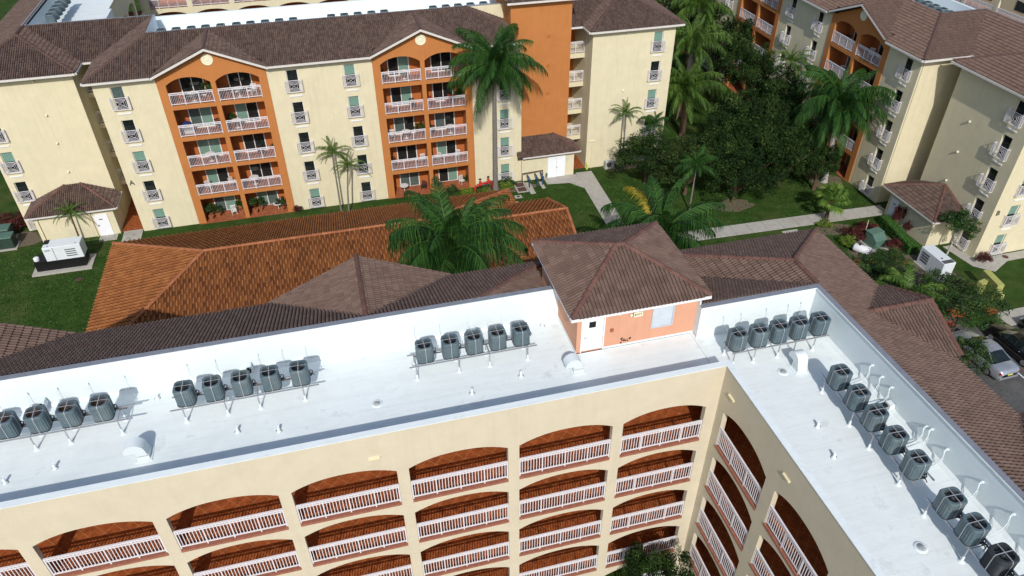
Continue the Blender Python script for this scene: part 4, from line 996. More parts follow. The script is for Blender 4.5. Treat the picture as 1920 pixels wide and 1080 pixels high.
# ------------------------------------------------------------------ rooftop condensers
def rsq(hw, rad, n=5):                             # rounded square outline
    P = []
    for qx, qy, a0 in ((1, 1, 0), (-1, 1, 90), (-1, -1, 180), (1, -1, 270)):
        for i in range(n + 1):
            t = R_(a0 + 90 * i / n); P.append((qx * (hw - rad) + rad * math.cos(t), qy * (hw - rad) + rad * math.sin(t)))
    return P
def condenser_meshes(dark=False):
    H = .79; hw = .35
    a = MB(); P = rsq(hw, .17, 6)
    # ribbed skin: outline resampled with alternate points pulled in
    Q = []
    for (x0, y0), (x1, y1) in zip(P, P[1:] + P[:1]):
        L = math.hypot(x1 - x0, y1 - y0); n = max(1, round(L / .045))
        for i in range(n): Q.append((x0 + (x1 - x0) * i / n, y0 + (y1 - y0) * i / n))
    if not dark:
        Z = []
        for i, (x, y) in enumerate(Q):
            s_ = 1 if i % 2 else .958; Z.append((x * s_, y * s_))
        rings = [[a.p((x, y, z)) for x, y in pts] for pts, z in ((Q, .03), (Q, .075), (Z, .08), (Z, H - .12), (Q, H - .115))]
    else:
        rings = []
        for i in range(18):
            z = .05 + i * .040; s_ = 1 if i % 2 else .93
            rings.append([a.p((x * s_, y * s_, z)) for x, y in Q])
    n = len(Q)
    for A, B in zip(rings, rings[1:]):
        for i in range(n): j = (i + 1) % n; a.f.append([A[i], A[j], B[j], B[i]]); a.mi.append(0)
    body = a.mesh('body', 'condenser_dark' if dark else 'condenser')
    a = MB(); a.prism([(x * 1.02, y * 1.02) for x, y in P], 0, .045); a.prism([(x * .99, y * .99) for x, y in P], .0, .05)
    base = a.mesh('base_pan', 'condenser_dark')
    a = MB(); n = len(P); R0 = .29                  # top cap with round opening and rolled edge
    ring = []
    ang = [math.atan2(y, x) for x, y in P]
    ring.append([a.p((x * 1.0, y * 1.0, H - .12)) for x, y in P]); ring.append([a.p((x * 1.015, y * 1.015, H - .06)) for x, y in P])
    ring.append([a.p((x * .97, y * .97, H - .012)) for x, y in P]); ring.append([a.p((x * .93, y * .93, H)) for x, y in P])
    ring.append([a.p((R0 * math.cos(t), R0 * math.sin(t), H - .005)) for t in ang]); ring.append([a.p((R0 * .97 * math.cos(t), R0 * .97 * math.sin(t), H - .16)) for t in ang])
    for A, B in zip(ring, ring[1:]):
        for i in range(n): j = (i + 1) % n; a.f.append([A[i], A[j], B[j], B[i]]); a.mi.append(0)
    a.f.append(ring[-1]); a.mi.append(1)
    cap = a.mesh('top_cap', ['condenser_dark' if dark else 'condenser', 'black'])
    a = MB()
    for rr in (.09, .15, .21, .265):
        pts = [(rr * math.cos(2 * math.pi * i / 16), rr * math.sin(2 * math.pi * i / 16), H - .02 + (.275 - rr) * .06) for i in range(17)]
        a.path(pts, .0045, 3)
    for i in range(12):
        t = 2 * math.pi * i / 12; a.tube((.05 * math.cos(t), .05 * math.sin(t), H - .008), (.275 * math.cos(t), .275 * math.sin(t), H - .02), .004, n=3, caps=False)
    a.lathe([(.06, -.012), (.06, 0), (.02, .006)], 10, (0, 0, H))
    guard = a.mesh('fan_guard', 'condenser_dark'); global GUARD_RUST; GUARD_RUST = a.mesh('fan_guard', 'rust')
    a = MB()
    for k in range(3):
        t = 2 * math.pi * k / 3 + .4
        c, s_ = math.cos(t), math.sin(t)
        pr = lambda rr, w, z: (rr * c - w * s_, rr * s_ + w * c, H - .10 + z)
        a.face([pr(.04, -.03, 0), pr(.25, -.08, -.02), pr(.25, .07, .03), pr(.04, .03, .02)])
        a.face([pr(.04, -.03, 0), pr(.04, .03, .02), pr(.25, .07, .03), pr(.25, -.08, -.02)])
    a.lathe([(.07, -.05), (.07, .04), (.05, .05)], 10, (0, 0, H - .10)); fan = a.mesh('fan', 'alu_dark')
    a = MB(); fanr = None
    st = []
    for ax in (0, 1):
        a = MB(); w = .012
        pts = [(-hw * 1.045, 0), (-hw * 1.045, H - .07), (-hw * .93, H + .012), (0, H + .022), (hw * .93, H + .012), (hw * 1.045, H - .07), (hw * 1.045, 0)]
        for (x0, z0), (x1, z1) in zip(pts, pts[1:]):
            q = [(x0, -w, z0), (x1, -w, z1), (x1, w, z1), (x0, w, z0)]
            dx, dz = x1 - x0, z1 - z0; L = math.hypot(dx, dz); nx, nz = dz / L * -.006, dx / L * .006
            q2 = [(x + nx, y, z + nz) for x, y, z in q]
            if ax: q = [(y, x, z) for x, y, z in q]; q2 = [(y, x, z) for x, y, z in q2]
            a.face(q); a.face(q2); a.face([q[0], q[1], q2[1], q2[0]]); a.face([q[2], q[3], q2[3], q2[2]])
        st.append(a.mesh('strap', 'strap'))
    a = MB(); a.path([(.34, .12, .12), (.44, .12, .12), (.48, .13, .30), (.40, .14, .36), (.36, .15, .22)], .022, 5); a.path([(.34, .2, .10), (.46, .2, .06), (.52, .22, .0)], .018, 5)
    hose = a.mesh('refrigerant_line', 'black')
    for me in (cap, body): me.polygons.foreach_set('use_smooth', [False] * len(me.polygons))
    return body, base, cap, guard, fan, st, hose
GUARD_RUST = None
CM = condenser_meshes(); CMD = condenser_meshes(True)
def condenser(x, y, z, rz, label, group, dark=False, full=True):
    body, base, cap, guard, fan, st, hose = CMD if dark else CM
    t = thing('condenser_unit', (x, y, z), label, 'air conditioner', group, rz)
    W = WM[t.name]
    inst(body, 'body', t, W); inst(base, 'base_pan', t, W); c = inst(cap, 'top_cap', t, W); inst(fan, 'fan', t, W); inst(GUARD_RUST if full and (x < -9.5) else guard, 'fan_guard', c, W)
    if full:
        for s_ in st: inst(s_, 'strap', t, W)
        inst(hose, 'refrigerant_line', t, W)
    return t
ZR = 14.93
ORD = ['first', 'second', 'third', 'fourth', 'fifth', 'sixth', 'seventh', 'eighth', 'ninth', 'tenth']
def rack(p0, p1, off, feet, label, deck=ZD, group='condenser racks on the near white roof'):
    """two long rails from p0 to p1, the second offset sideways, posts at the given distances"""
    a = Vector((*p0, ZR)); b = Vector((*p1, ZR)); d = (b - a).normalized(); s_ = Vector(off + (0,)); L = (b - a).length
    t = thing('condenser_rack', (*p0, deck), label, 'metal rack', group)
    for k, o in enumerate((Vector((0, 0, 0)), s_)):
        mb = MB(); h = Vector((0, 0, .03)); q = s_.normalized() * .028
        A = a + o; B = b + o
        P = [A - q - h, B - q - h, B + q - h, A + q - h, A - q + h * .2, B - q + h * .2, B + q + h * .2, A + q + h * .2]
        i_ = [mb.p(p) for p in P]
        for f_ in ((0, 3, 2, 1), (4, 5, 6, 7), (0, 1, 5, 4), (1, 2, 6, 5), (2, 3, 7, 6), (3, 0, 4, 7)): mb.f.append([i_[j] for j in f_]); mb.mi.append(0)
        mb.build('rail', 'alu', t)
    for q_, (fr_, hh, rr_, mm) in enumerate(((.80, .03, .020, 'alu_dark'), (.72, .05, .016, 'black'), (.88, .02, .014, 'alu'))):
        o = s_ * fr_ / 1.0 + Vector((0, 0, hh)); mb = MB(); rz_ = random.Random(int(abs(p0[0] * 10) + q_)); n_ = max(4, int(L / .55))
        mb.path([a + o + d * (.25 + (L - .5) * i / n_) + Vector((0, 0, rz_.uniform(-.012, .012))) + s_ * rz_.uniform(-.02, .02) for i in range(n_ + 1)], rr_, 5); mb.build('refrigerant_line', mm, t)
    for u_ in feet:
        for o in (Vector((0, 0, 0)), s_):
            p = a + d * u_ + o
            mb = MB(); mb.tube((p.x, p.y, deck), (p.x, p.y, ZR - .03), .026, n=8); mb.build('post', 'alu', t)
            mb = MB(); mb.lathe([(.13, 0), (.085, .02), (.05, .06), (.042, .26), (.03, .27)], 10, (p.x, p.y, deck)); mb.build('pipe_boot', 'white_wall', t)
        p = a + d * u_
        mb = MB(); mb.tube((p.x, p.y, ZR - .06), (p.x + s_.x, p.y + s_.y, ZR - .06), .022, n=6); mb.build('cross_bar', 'alu', t)
    return t
rack((-16.2, 22.45), (-9.25, 22.45), (0, .75), [.9, 3.35, 4.55, 6.4], 'long condenser rack at the left edge of the near white roof')
rack((-7.9, 22.45), (-2.25, 22.45), (0, .75), [.45, 2.0, 3.25, 5.0], 'condenser rack in the middle of the long white roof, second from the left')
rack((1.4, 22.45), (6.85, 22.45), (0, .75), [.27, 2.05, 3.38, 5.05], 'condenser rack just left of the salmon stair tower')
rack((14.6, 19.80), (19.2, 19.80), (0, .75), [.12, 1.1, 2.25, 3.0, 3.95], 'condenser rack in the inside corner right of the stair tower')
rack((17.5, 17.8), (17.5, 12.1), (.75, 0), [.35, 2.2, 3.4, 5.1], 'condenser rack along the right wing with five units')
rack((17.5, 11.55), (17.5, 5.6), (.75, 0), [.2, 2.0, 4.2, 5.6], 'condenser rack at the lower right corner of the right wing')
yq = 22.87
rows = [([-14.62, -13.55, -12.5, -11.4, -10.28], 'the far left rack', yq), ([-7.28, -6.22, -5.15, -4.05, -2.92], 'the middle rack', yq), ([2.12, 3.2, 4.2, 5.22, 6.24], 'the rack left of the stair tower', yq)]
for xs, w_, y_ in rows:
    for i, x in enumerate(xs): condenser(x, y_, ZR, R_(random.uniform(-3, 3)), f'{ORD[i]} grey condenser from the left on {w_}', 'condensers on the near white roof')
for i, x in enumerate([14.95, 15.93, 16.88, 17.82, 18.83]): condenser(x, 20.2, ZR, R_(random.uniform(-3, 3)), f'{ORD[i]} grey condenser from the left on the corner rack right of the tower', 'condensers on the near white roof')
for i, y_ in enumerate([16.98, 15.84, 14.78, 13.66, 12.5]): condenser(17.75, y_ + .12, ZR, R_(-90 + random.uniform(-3, 3)), f'{ORD[i]} grey condenser from the far end on the five unit rack', 'condensers on the near white roof')
for i, y_ in enumerate([10.88, 9.85]): condenser(17.77, y_ + .08, ZR, R_(-90 + random.uniform(-3, 3)), f'{ORD[i]} grey condenser from the far end on the lower right rack', 'condensers on the near white roof')
condenser(17.77, 8.78, ZR, R_(-90), 'black condenser with horizontal louvres near the lower right corner', 'condensers on the near white roof', dark=True)
condenser(17.77, 7.7, ZR, R_(-90), 'condenser cut off by the right edge of the picture at the lower right', 'condensers on the near white roof')
xsA = [-12.8, -11.6, -10.4, -9.25, -8.02, -6.74, -5.58, -4.37, -3.19, -2.02, 1.22, 2.36, 3.52, 4.72, 5.85, 10.22, 11.39, 12.51, 13.66, 14.86]
for i, x in enumerate(xsA): condenser(x, 67.55, ZR - .02, 0, f'{ORD[i % 10 if i < 10 else (i - 10) % 5]} distant condenser top in the {["left", "left", "middle", "right"][i // 5]} row behind the long roof', 'condensers on the far white roofs', full=False)
for i, (x, y_) in enumerate([(-22.8, 74.6), (-22.8, 75.8), (-22.8, 77.0), (-22.8, 78.2), (-22.8, 79.4), (-22.8, 80.6)]): condenser(x, y_, ZR - .02, 0, f'{ORD[i]} distant condenser from the front on the upper left white roof', 'condensers on the far white roofs', full=False)
for i, y_ in enumerate([53.9, 54.85, 55.85, 56.85, 57.9]): condenser(53.5, y_, ZR - .02, 0, f'{ORD[i]} distant condenser from the front on the upper right white roof', 'condensers on the far white roofs', full=False)
# wall conduits behind the condensers: small white hoods with two thin lines down to the units
def hood(x, y, z, nx, ny, drop, run):
    mb = MB(); mb.box(x - .045, y - .04, z - .03, x + .045, y + .05, z + .04, tp=.012)
    mb.path([(x - nx * .04, y - ny * .04, z - .03), (x - nx * .09, y - ny * .09, z - .10), (x - nx * .09, y - ny * .09, z - drop), (x - nx * run, y - ny * run, z - drop - .06)], .009, 5)
    mb.build('conduit_hood', 'white_wall', NB)
for x, z in ((-15.8, 15.03), (-14.6, 15.03), (-13.43, 15.04), (-12.36, 15.04), (-11.22, 15.02), (-9.86, 15.07), (-7.46, 15.12), (-6.35, 15.1), (-4.66, 15.05), (-3.69, 15.07), (-2.73, 14.99), (1.92, 15.1), (3.04, 15.1), (4.31, 15.06), (5.19, 15.11), (5.86, 15.09)):
    hood(x, 24.77, z, 0, 1, .45, 1.5)
for x in (15.22, 16.07, 17.32, 18.4, 19.04): hood(x, 21.78, 15.2, 0, 1, .4, 1.2)
def swan(x, y, z, d):                               # swan-neck line on the right parapet
    mb = MB(); mb.path([(x - .02, y, z), (x - .10, y, z + .05), (x - .16, y, z - .04), (x - .12, y - d * .05, z - .35), (x - .25, y - d * .12, z - .62), (x - .9, y - d * .35, z - .55), (x - 1.3, y - d * .4, z - .5)], [.055, .05, .035, .02, .018, .012, .012], 6)
    mb.path([(x - .12, y - .08, z - .35), (x - .25, y - d * .12 - .08, z - .66), (x - .9, y - d * .35 - .08, z - .59), (x - 1.3, y - d * .4 - .08, z - .54)], .010, 5)
    mb.build('conduit_hood', 'white_wall', NB)
for y, z in ((17.49, 15.14), (16.84, 15.1), (16.24, 15.09), (14.21, 15.01), (13.97, 15.12), (13.1, 15.0), (11.48, 15.15), (10.11, 15.19), (9.0, 15.15)): swan(19.64, y, z, .6 if y < 17 else .8)
for x, y, z, dx in ((19.5, 15.95, 14.45, 1), (-13.0, 24.62, 14.6, 0), (4.5, 24.62, 14.5, 0), (19.1, 21.6, 14.6, 0), (-5.1, 24.62, 14.6, 0)):
    mb = MB(); mb.box(x - .12, y - .16, z - .15, x + .14, y + .16, z + .10, 0, .02)
    if dx: mb.tube((x - .12, y, z), (x - .5, y, z - .1), .07, n=8, mi=1); mb.tube((x - .12, y + .12, z), (x - .55, y + .1, z - .12), .05, n=8, mi=1)
    else: mb.tube((x, y - .1, z + .03), (x, y - .32, z), .05, n=8, mi=1); mb.tube((x + .08, y - .1, z), (x + .08, y - .3, z - .1), .04, n=8, mi=1)
    mb.build('line_box', ['white_wall', 'black'], NB)
# gooseneck vents
def gooseneck(x, y, rz, label, big=1.0):
    t = thing('roof_vent', (x, y, ZD), label, 'roof vent', 'white gooseneck vents', rz)
    W = WM[t.name]; R0 = .42 * big; w = .27 * big; n = 14
    mb = MB(); mb.box(-.30, -.34, 0, .30, .34, .03); mb.box(-.22, -w, .03, .22, w, .22); me = mb.mesh('curb', 'white_wall'); inst(me, 'curb', t, W)
    mb = MB()
    P = [(-.02 + R0 * .55 * 0, 0)]
    prof_ = [(.20, .2)] + [(-.22 + R0 * math.cos(math.pi * i / n), .48 * big + R0 * math.sin(math.pi * i / n)) for i in range(n + 1)] + [(-.62 * big, .44 * big), (-.22, .44 * big), (-.18, .2)]
    A = [mb.p((a_, -w, b_)) for a_, b_ in prof_]; B = [mb.p((a_, w, b_)) for a_, b_ in prof_]; k = len(A)
    for i in range(k): j = (i + 1) % k; mb.f.append([A[i], A[j], B[j], B[i]]); mb.mi.append(0)
    mb.f.append(A[::-1]); mb.mi.append(0); mb.f.append(B); mb.mi.append(0)
    me = mb.mesh('hood', 'white_wall'); inst(me, 'hood', t, W)
gooseneck(-8.85, 21.1, 0, 'white gooseneck vent on the left part of the long roof', .9)
gooseneck(8.3, 21.3, 0, 'white gooseneck vent in front of the stair tower corner', .85)
gooseneck(17.35, 18.9, R_(-90), 'white gooseneck vent in the corner of the right wing', .85)
gp = [(-11.99, 21.3), (-13.59, 21.05), (-5.51, 21.39), (-3.96, 21.02), (3.7, 21.06), (5.9, 21.53), (-8.73, 24.1), (16.28, 15.85), (16.01, 14.38), (7.68, 24.4), (18.9, 18.2)]
wh = ['left of the left gooseneck vent', 'at the left edge of the roof', 'below the middle rack, left one', 'below the middle rack, right one', 'below the rack beside the stair tower', 'between gooseneck vent and stair tower rack', 'by the far parapet between the two left racks', 'in the middle of the right wing, upper one', 'in the middle of the right wing, lower one', 'by the far parapet left of the stair tower', 'behind the five unit rack of the right wing']
for (x, y), w_ in zip(gp, wh):
    h = .26 if y < 23 else .18
    mb = MB(); mb.lathe([(.13, 0), (.07, .02), (.055, .06), (.05, h), (.042, h), (.04, h - .05)], 12, (x, y, ZD)); mb.build('vent_pipe', 'white_wall', None, f'short white vent pipe {w_}', 'vent pipe', 'vent pipes on the near roof', smooth=True)
for (x, y), w_ in (((-.12, 21.49), 'in the middle of the long white roof'), ((16.61, 18.92), 'beside the corner gooseneck vent'), ((16.57, 10.32), 'at the lower right beside the last rack')):
    t = thing('roof_drain', (x, y, ZD), f'round slotted roof drain {w_}', 'drain', 'roof drains')
    mb = MB(); mb.lathe([(.24, 0), (.2, .03), (.16, .04), (.14, .03)], 20, (x, y, ZD)); mb.build('ring', 'white_wall', t)
    for rr, m_ in ((.14, 'white_paint'),):
        for i in range(12):
            tt = math.pi * 2 * i / 12; mb = MB(); c, s_ = math.cos(tt), math.sin(tt)
            mb.tube((x + c * .03, y + s_ * .03, ZD + .10), (x + c * .145, y + s_ * .145, ZD + .035), .012, n=4)
            mb.build('bar', 'alu', t)

# ------------------------------------------------------------------ vegetation
def grow(me_name, mats, tris, rnd, smooth=False):
    mb = MB(); return mb
def frond_mesh(L, e0, droop, seed, mat_='palm_leaf', npair=52, leaf=.62, hang=.5, width=.036, twist=0.):
    rs = random.Random(seed); mb = MB(); mb.rnd = []
    pts = []; p = Vector((0, 0, 0)); a = R_(e0); n = 14
    for i in range(n + 1):
        pts.append(p.copy()); p = p + Vector((math.cos(a), twist * i / n * .1, math.sin(a))) * (L / n); a -= R_(droop) / n * (.5 + i / n)
    def at(t):
        x = t * n; i = min(int(x), n - 1); return pts[i].lerp(pts[i + 1], x - i), (pts[i + 1] - pts[i]).normalized()
    k0 = len(mb.f); mb.path(pts, [.045 * (1 - .85 * i / n) for i in range(n + 1)], 4); mb.rnd += [.75 + .2 * rs.random()] * (len(mb.f) - k0)
    for i in range(npair):
        t = .10 + .90 * (i + .5) / npair; c, d = at(t); side = Vector((-d.y, d.x, 0)).normalized(); up = side.cross(d)
        l = leaf * (math.sin(math.pi * min(1, .16 + .84 * t) ** .9) ** .55 * .9 + .12) * rs.uniform(.68, 1.15)
        for s_ in (-1, 1):
            lift = rs.uniform(-.15, .35)
            v = (side * s_ * (.9 - .35 * t) + d * (.35 + .75 * t) + up * lift * .6).normalized()
            mid = c + v * l * .5 + Vector((0, 0, -hang * l * .12)); tip = c + v * l * (.92 - hang * .2) + Vector((0, 0, -hang * l * rs.uniform(.5, .9)))
            w = d * width * rs.uniform(.8, 1.2)
            q = [mb.p(c - w * .6), mb.p(c + w * .6), mb.p(mid + w), mb.p(mid - w), mb.p(tip)]
            rr = min(1, max(0, rs.gauss(.40, .3)))
            mb.f.append([q[0], q[1], q[2], q[3]]); mb.f.append([q[3], q[2], q[4]]); mb.mi += [0, 0]; mb.rnd += [rr, rr]
    return mb.mesh('frond', mat_)
FR = {}
def fronds(kind):
    if kind in FR: return FR[kind]
    mt, leaf, npair, hang, wd = {'royal': ('palm_leaf', 1.15, 92, 1.25, .023), 'coco': ('palm_leaf_light', .92, 72, 1.1, .024), 'small': ('palm_leaf_light', .60, 36, .8, .046), 'dark': ('palm_leaf', 1.05, 88, 1.15, .021), 'fox': ('palm_leaf_light', .9, 66, .6, .036)}[kind]
    FR[kind] = [[frond_mesh(4., e, dr, 10 * i + j + len(kind), mt, npair, leaf, hang, wd, twist=random.uniform(-1, 1)) for j in range(2)] for i, (e, dr) in enumerate(((84, 60), (66, 95), (46, 108), (24, 100), (-6, 75), (-42, 45)))]
    return FR[kind]
DEAD = frond_mesh(3.6, -58, 30, 77, 'palm_dead', 46, .5, .9, .03); YEL = frond_mesh(4., 55, 100, 78, 'palm_yellow', 66, .8, .8, .032)
def palm(name, x, y, h, L, kind, label, group=None, trunk=(.17, .12), tm='trunk_grey', lean=(0, 0), counts=(3, 5, 6, 6, 4, 0), seed=1, shaft=True, dead=0, yel=None, cat='palm tree', base=0.):
    rs = random.Random(seed); t = thing(name, (x, y, base), label, cat, group)
    tx, ty = x + lean[0], y + lean[1]
    mb = MB(); n = 14; pts = []; rd = []
    for i in range(n + 1):
        q = i / n; pts.append((x + lean[0] * q ** 1.5, y + lean[1] * q ** 1.5, base + (h - base) * q)); rd.append((trunk[0] + (trunk[1] - trunk[0]) * q) * (1.25 if i == 0 else 1) * (1 + (.03 if i % 2 else -.02)))
    mb.path(pts, rd, 10); mb.build('trunk', tm, t)
    if shaft: mb = MB(); mb.path([(tx, ty, h - .05), (tx, ty, h + L * .08), (tx, ty, h + L * .2)], [trunk[1] * 1.05, trunk[1] * 1.15, trunk[1] * .5], 10); mb.build('crownshaft', 'crownshaft', t)
    F = fronds(kind); sc = L / 4.; az = rs.random() * 6.28; zc = h + (L * .13 if shaft else 0)
    for i, c in enumerate(counts):
        for k in range(c):
            az += 2.39996 + rs.uniform(-.25, .25); s_ = sc * rs.uniform(.85, 1.08) * (.8 if i == 0 else 1)
            W = Matrix.Translation((tx, ty, zc)) @ Matrix.Rotation(az, 4, 'Z') @ Matrix.Rotation(R_(rs.uniform(-7, 7)), 4, 'Y') @ Matrix.Rotation(R_(rs.uniform(-14, 14)), 4, 'X') @ Matrix.Scale(s_, 4)
            inst(rs.choice(F[i]), 'frond', t, W)
    for k in range(dead): inst(DEAD, 'frond', t, Matrix.Translation((tx, ty, zc - .1)) @ Matrix.Rotation(rs.random() * 6.28, 4, 'Z') @ Matrix.Scale(sc * .75, 4))['label'] = 'dead brown frond hanging down'
    if yel is not None: inst(YEL, 'frond', t, Matrix.Translation((tx, ty, zc)) @ Matrix.Rotation(R_(yel), 4, 'Z') @ Matrix.Scale(sc, 4))['label'] = 'yellowing frond'
    return t
palm('royal_palm', 13.95, 60.3, 11.9, 4.8, 'dark', 'tallest royal palm with smooth grey trunk in front of block A beside the orange tower', 'tall palms', (.26, .17), 'trunk_grey', (.1, 0), (4, 8, 8, 9, 8, 4), 11, dead=1)
palm('royal_palm', 5.4, 34.8, 11.2, 4.9, 'royal', 'broad dark palm between the clubhouse roof and the near white roof', 'tall palms', (.26, .17), 'trunk_grey', (0, 0), (6, 9, 8, 7, 4, 1), 5)
palm('royal_palm', 19.6, 36.8, 8.6, 5.0, 'royal', 'palm with one yellow frond rising behind the stair tower roof', 'tall palms', (.24, .16), 'trunk_grey', (0, 0), (3, 4, 5, 7, 6, 1), 8, yel=105)
palm('palm_tree', 36.4, 66.8, 5.4, 4.6, 'coco', 'lower of the stacked palms on the lawn, thick trunk, beside the cream block', 'palms between the two blocks', (.36, .27), 'trunk_brown', (-.4, 0), (3, 6, 7, 8, 6, 2), 21, shaft=False, dead=1)
palm('palm_tree', 38.6, 71.5, 8.4, 4.4, 'coco', 'middle palm of the cluster between the cream block and the orange bays', 'palms between the two blocks', (.3, .2), 'trunk_grey', (0, 0), (3, 6, 6, 7, 4, 0), 22, shaft=False)
palm('palm_tree', 41.6, 76.5, 10.4, 4.4, 'coco', 'topmost palm of the cluster, cut by the upper edge of the picture', 'palms between the two blocks', (.3, .2), 'trunk_grey', (0, 0), (3, 6, 6, 7, 4, 0), 23, shaft=False)
palm('palm_tree', 45.5, 54.0, 7.5, 5.1, 'royal', 'palm with pale trunk and brown dead fronds before the orange bay of the right block', None, (.3, .19), 'trunk_pale', (-.75, 0), (3, 6, 7, 8, 7, 2), 24, dead=5)
palm('palm_tree', 27.2, 61.3, 5.9, 1.9, 'small', 'small bright palm against the blank cream wall right of the orange tower', 'small palms', (.09, .07), 'trunk_grey', (-.05, 0), (2, 4, 4, 4, 2, 0), 25)
palm('palm_tree', 29.9, 61.0, 4.6, 1.9, 'royal', 'dark small palm against the cream wall beside the split air conditioner', 'small palms', (.09, .07), 'trunk_grey', (.2, 0), (2, 4, 4, 3, 1, 0), 29)
palm('palm_tree', -.65, 60.9, 5.7, 2.0, 'small', 'taller of two slender palms before the cream wall between the orange bays', 'slender palms before block A', (.085, .06), 'trunk_grey', (.05, 0), (2, 3, 4, 4, 2, 0), 26)
palm('palm_tree', .03, 60.25, 4.6, 1.9, 'small', 'shorter of two slender palms before the cream wall between the orange bays', 'slender palms before block A', (.08, .06), 'trunk_grey', (.5, 0), (2, 3, 4, 4, 2, 0), 27)
palm('palm_tree', -23.1, 61.6, 2.8, 1.75, 'small', 'small palm arching in front of the shed below letter A', 'small palms', (.08, .06), 'trunk_brown', (.1, 0), (1, 3, 4, 5, 3, 0), 28)
palm('palm_tree', 38.9, 34.4, 2.0, 3.9, 'fox', 'low yellow green palm beside the near brown gable among the flame bushes', None, (.14, .11), 'trunk_brown', (0, 0), (1, 3, 4, 4, 1, 0), 31, shaft=False)
palm('palm_tree', 26.6, 21.3, 2.6, 2.6, 'fox', 'light green palm half hidden below the near brown gable', None, (.14, .11), 'trunk_brown', (0, 0), (2, 4, 4, 5, 2, 0), 32, shaft=False)
palm('palm_tree', 44.9, 62.6, 8.6, 2.6, 'small', 'small palm poking out of the grove before the right block windows', 'small palms', (.1, .08), 'trunk_grey', (0, 0), (2, 4, 5, 4, 2, 0), 41)
palm('palm_tree', 30.4, 52.4, 4.4, 2.4, 'royal', 'thin palm with upright spear at the front edge of the grove', 'small palms', (.08, .06), 'trunk_grey', (0, 0), (3, 3, 3, 3, 3, 0), 42, dead=1)
# fan palm: own leaf mesh
def fan_mesh(seed):
    rs = random.Random(seed); mb = MB(); mb.rnd = []
    k0 = len(mb.f); mb.path([(0, 0, 0), (.35, 0, .18), (.62, 0, .22)], .014, 4); mb.rnd += [.8] * (len(mb.f) - k0)
    for i in range(16):
        a = R_(-105 + 210 * i / 21); c = Vector((.62, 0, .22)); l = .62 * rs.uniform(.9, 1.05)
        d = Vector((math.cos(a), math.sin(a), 0)); s_ = Vector((-d.y, d.x, 0)) * .04
        m_ = c + d * l * .6 + Vector((0, 0, .05)); t_ = c + d * l + Vector((0, 0, -.12)); q = [mb.p(c), mb.p(m_ - s_), mb.p(t_), mb.p(m_ + s_)]
        mb.f.append(q); mb.mi.append(0); mb.rnd.append(rs.uniform(.3, 1))
    return mb.mesh('fan_leaf', 'palm_leaf_light')
FAN = [fan_mesh(i) for i in range(3)]
t = thing('fan_palm', (41.5, 47.6, 0), 'stubby fan palm with lime green leaves at the bend of the path', 'palm tree')
mb = MB(); mb.path([(41.5, 47.6, 0), (41.45, 47.6, 1.0), (41.5, 47.6, 2.1)], [.2, .16, .15], 9); mb.build('trunk', 'trunk_brown', t)
for i in range(17):
    a = i * 2.4; e = R_(70 - 100 * i / 17); W = Matrix.Translation((41.5, 47.6, 2.05)) @ Matrix.Rotation(a, 4, 'Z') @ Matrix.Rotation(-e, 4, 'Y') @ Matrix.Scale(1.5, 4)
    inst(FAN[i % 3], 'frond', t, W)

def crown_mesh(name, mat_, rx, ry, rz, nclump, nleaf, leaf, seed, cr=.55, flat=0., hollow=.55, flower=None):
    """leaf clumps spread through an uneven crown volume"""
    rs = np.random.RandomState(seed); V = []; F = []; RR = []; MI = []; nv = 0
    cc = []
    for k in range(nclump):
        v = rs.normal(size=3); v /= np.linalg.norm(v); v[2] = v[2] if v[2] > -.45 else -v[2] * .4
        q = (hollow + (1 - hollow) * rs.random()) * (1 + .22 * math.sin(3 * math.atan2(v[1], v[0]) + seed) * (1 - abs(v[2])))
        cc.append((v * np.array([rx, ry, rz]) * q, v, cr * rs.uniform(.6, 1.25), rs.normal(0, .13)))
    for c, v, rr, tone in cc:
        n = int(nleaf * (rr / cr) ** 2)
        o = rs.normal(size=(n, 3)); o /= np.linalg.norm(o, axis=1)[:, None]; o *= (rs.random(n) ** .4)[:, None] * rr; o[:, 2] *= .75
        nr = o / (np.linalg.norm(o, axis=1)[:, None] + 1e-6) * .7 + rs.normal(size=(n, 3)) * .8 + np.array([0, 0, .7]); nr /= np.linalg.norm(nr, axis=1)[:, None]
        a = np.cross(nr, rs.normal(size=(n, 3))); a /= np.linalg.norm(a, axis=1)[:, None]; b = np.cross(nr, a)
        s_ = leaf * rs.uniform(.6, 1.3, n)[:, None]
        P = c + o
        q4 = np.stack([P - a * s_, P + b * s_ * .42, P + a * s_, P - b * s_ * .42], 1).reshape(-1, 3)
        V.append(q4); F.append(np.arange(n * 4).reshape(-1, 4) + nv); nv += n * 4
        RR.append(np.clip(rs.normal(.42 + tone, .2, n), 0, 1))
        mi = np.zeros(n, int)
        if flower is not None and rs.random() < flower: mi[rs.random(n) < .55] = 1
        MI.append(mi)
    me = bpy.data.meshes.new(name); me.from_pydata(np.concatenate(V).tolist(), [], np.concatenate(F).tolist())
    for mm in (mat_ if isinstance(mat_, (list, tuple)) else [mat_]): me.materials.append(M[mm])
    me.polygons.foreach_set('material_index', np.concatenate(MI).tolist())
    at = me.attributes.new('rnd', 'FLOAT', 'FACE'); at.data.foreach_set('value', np.concatenate(RR).tolist()); me.update()
    return me
CR = {}
def crown(key, i, *a, **k):
    if (key, i) not in CR: CR[(key, i)] = crown_mesh('crown', *a, seed=100 + 17 * i + len(key), **k)
    return CR[(key, i)]
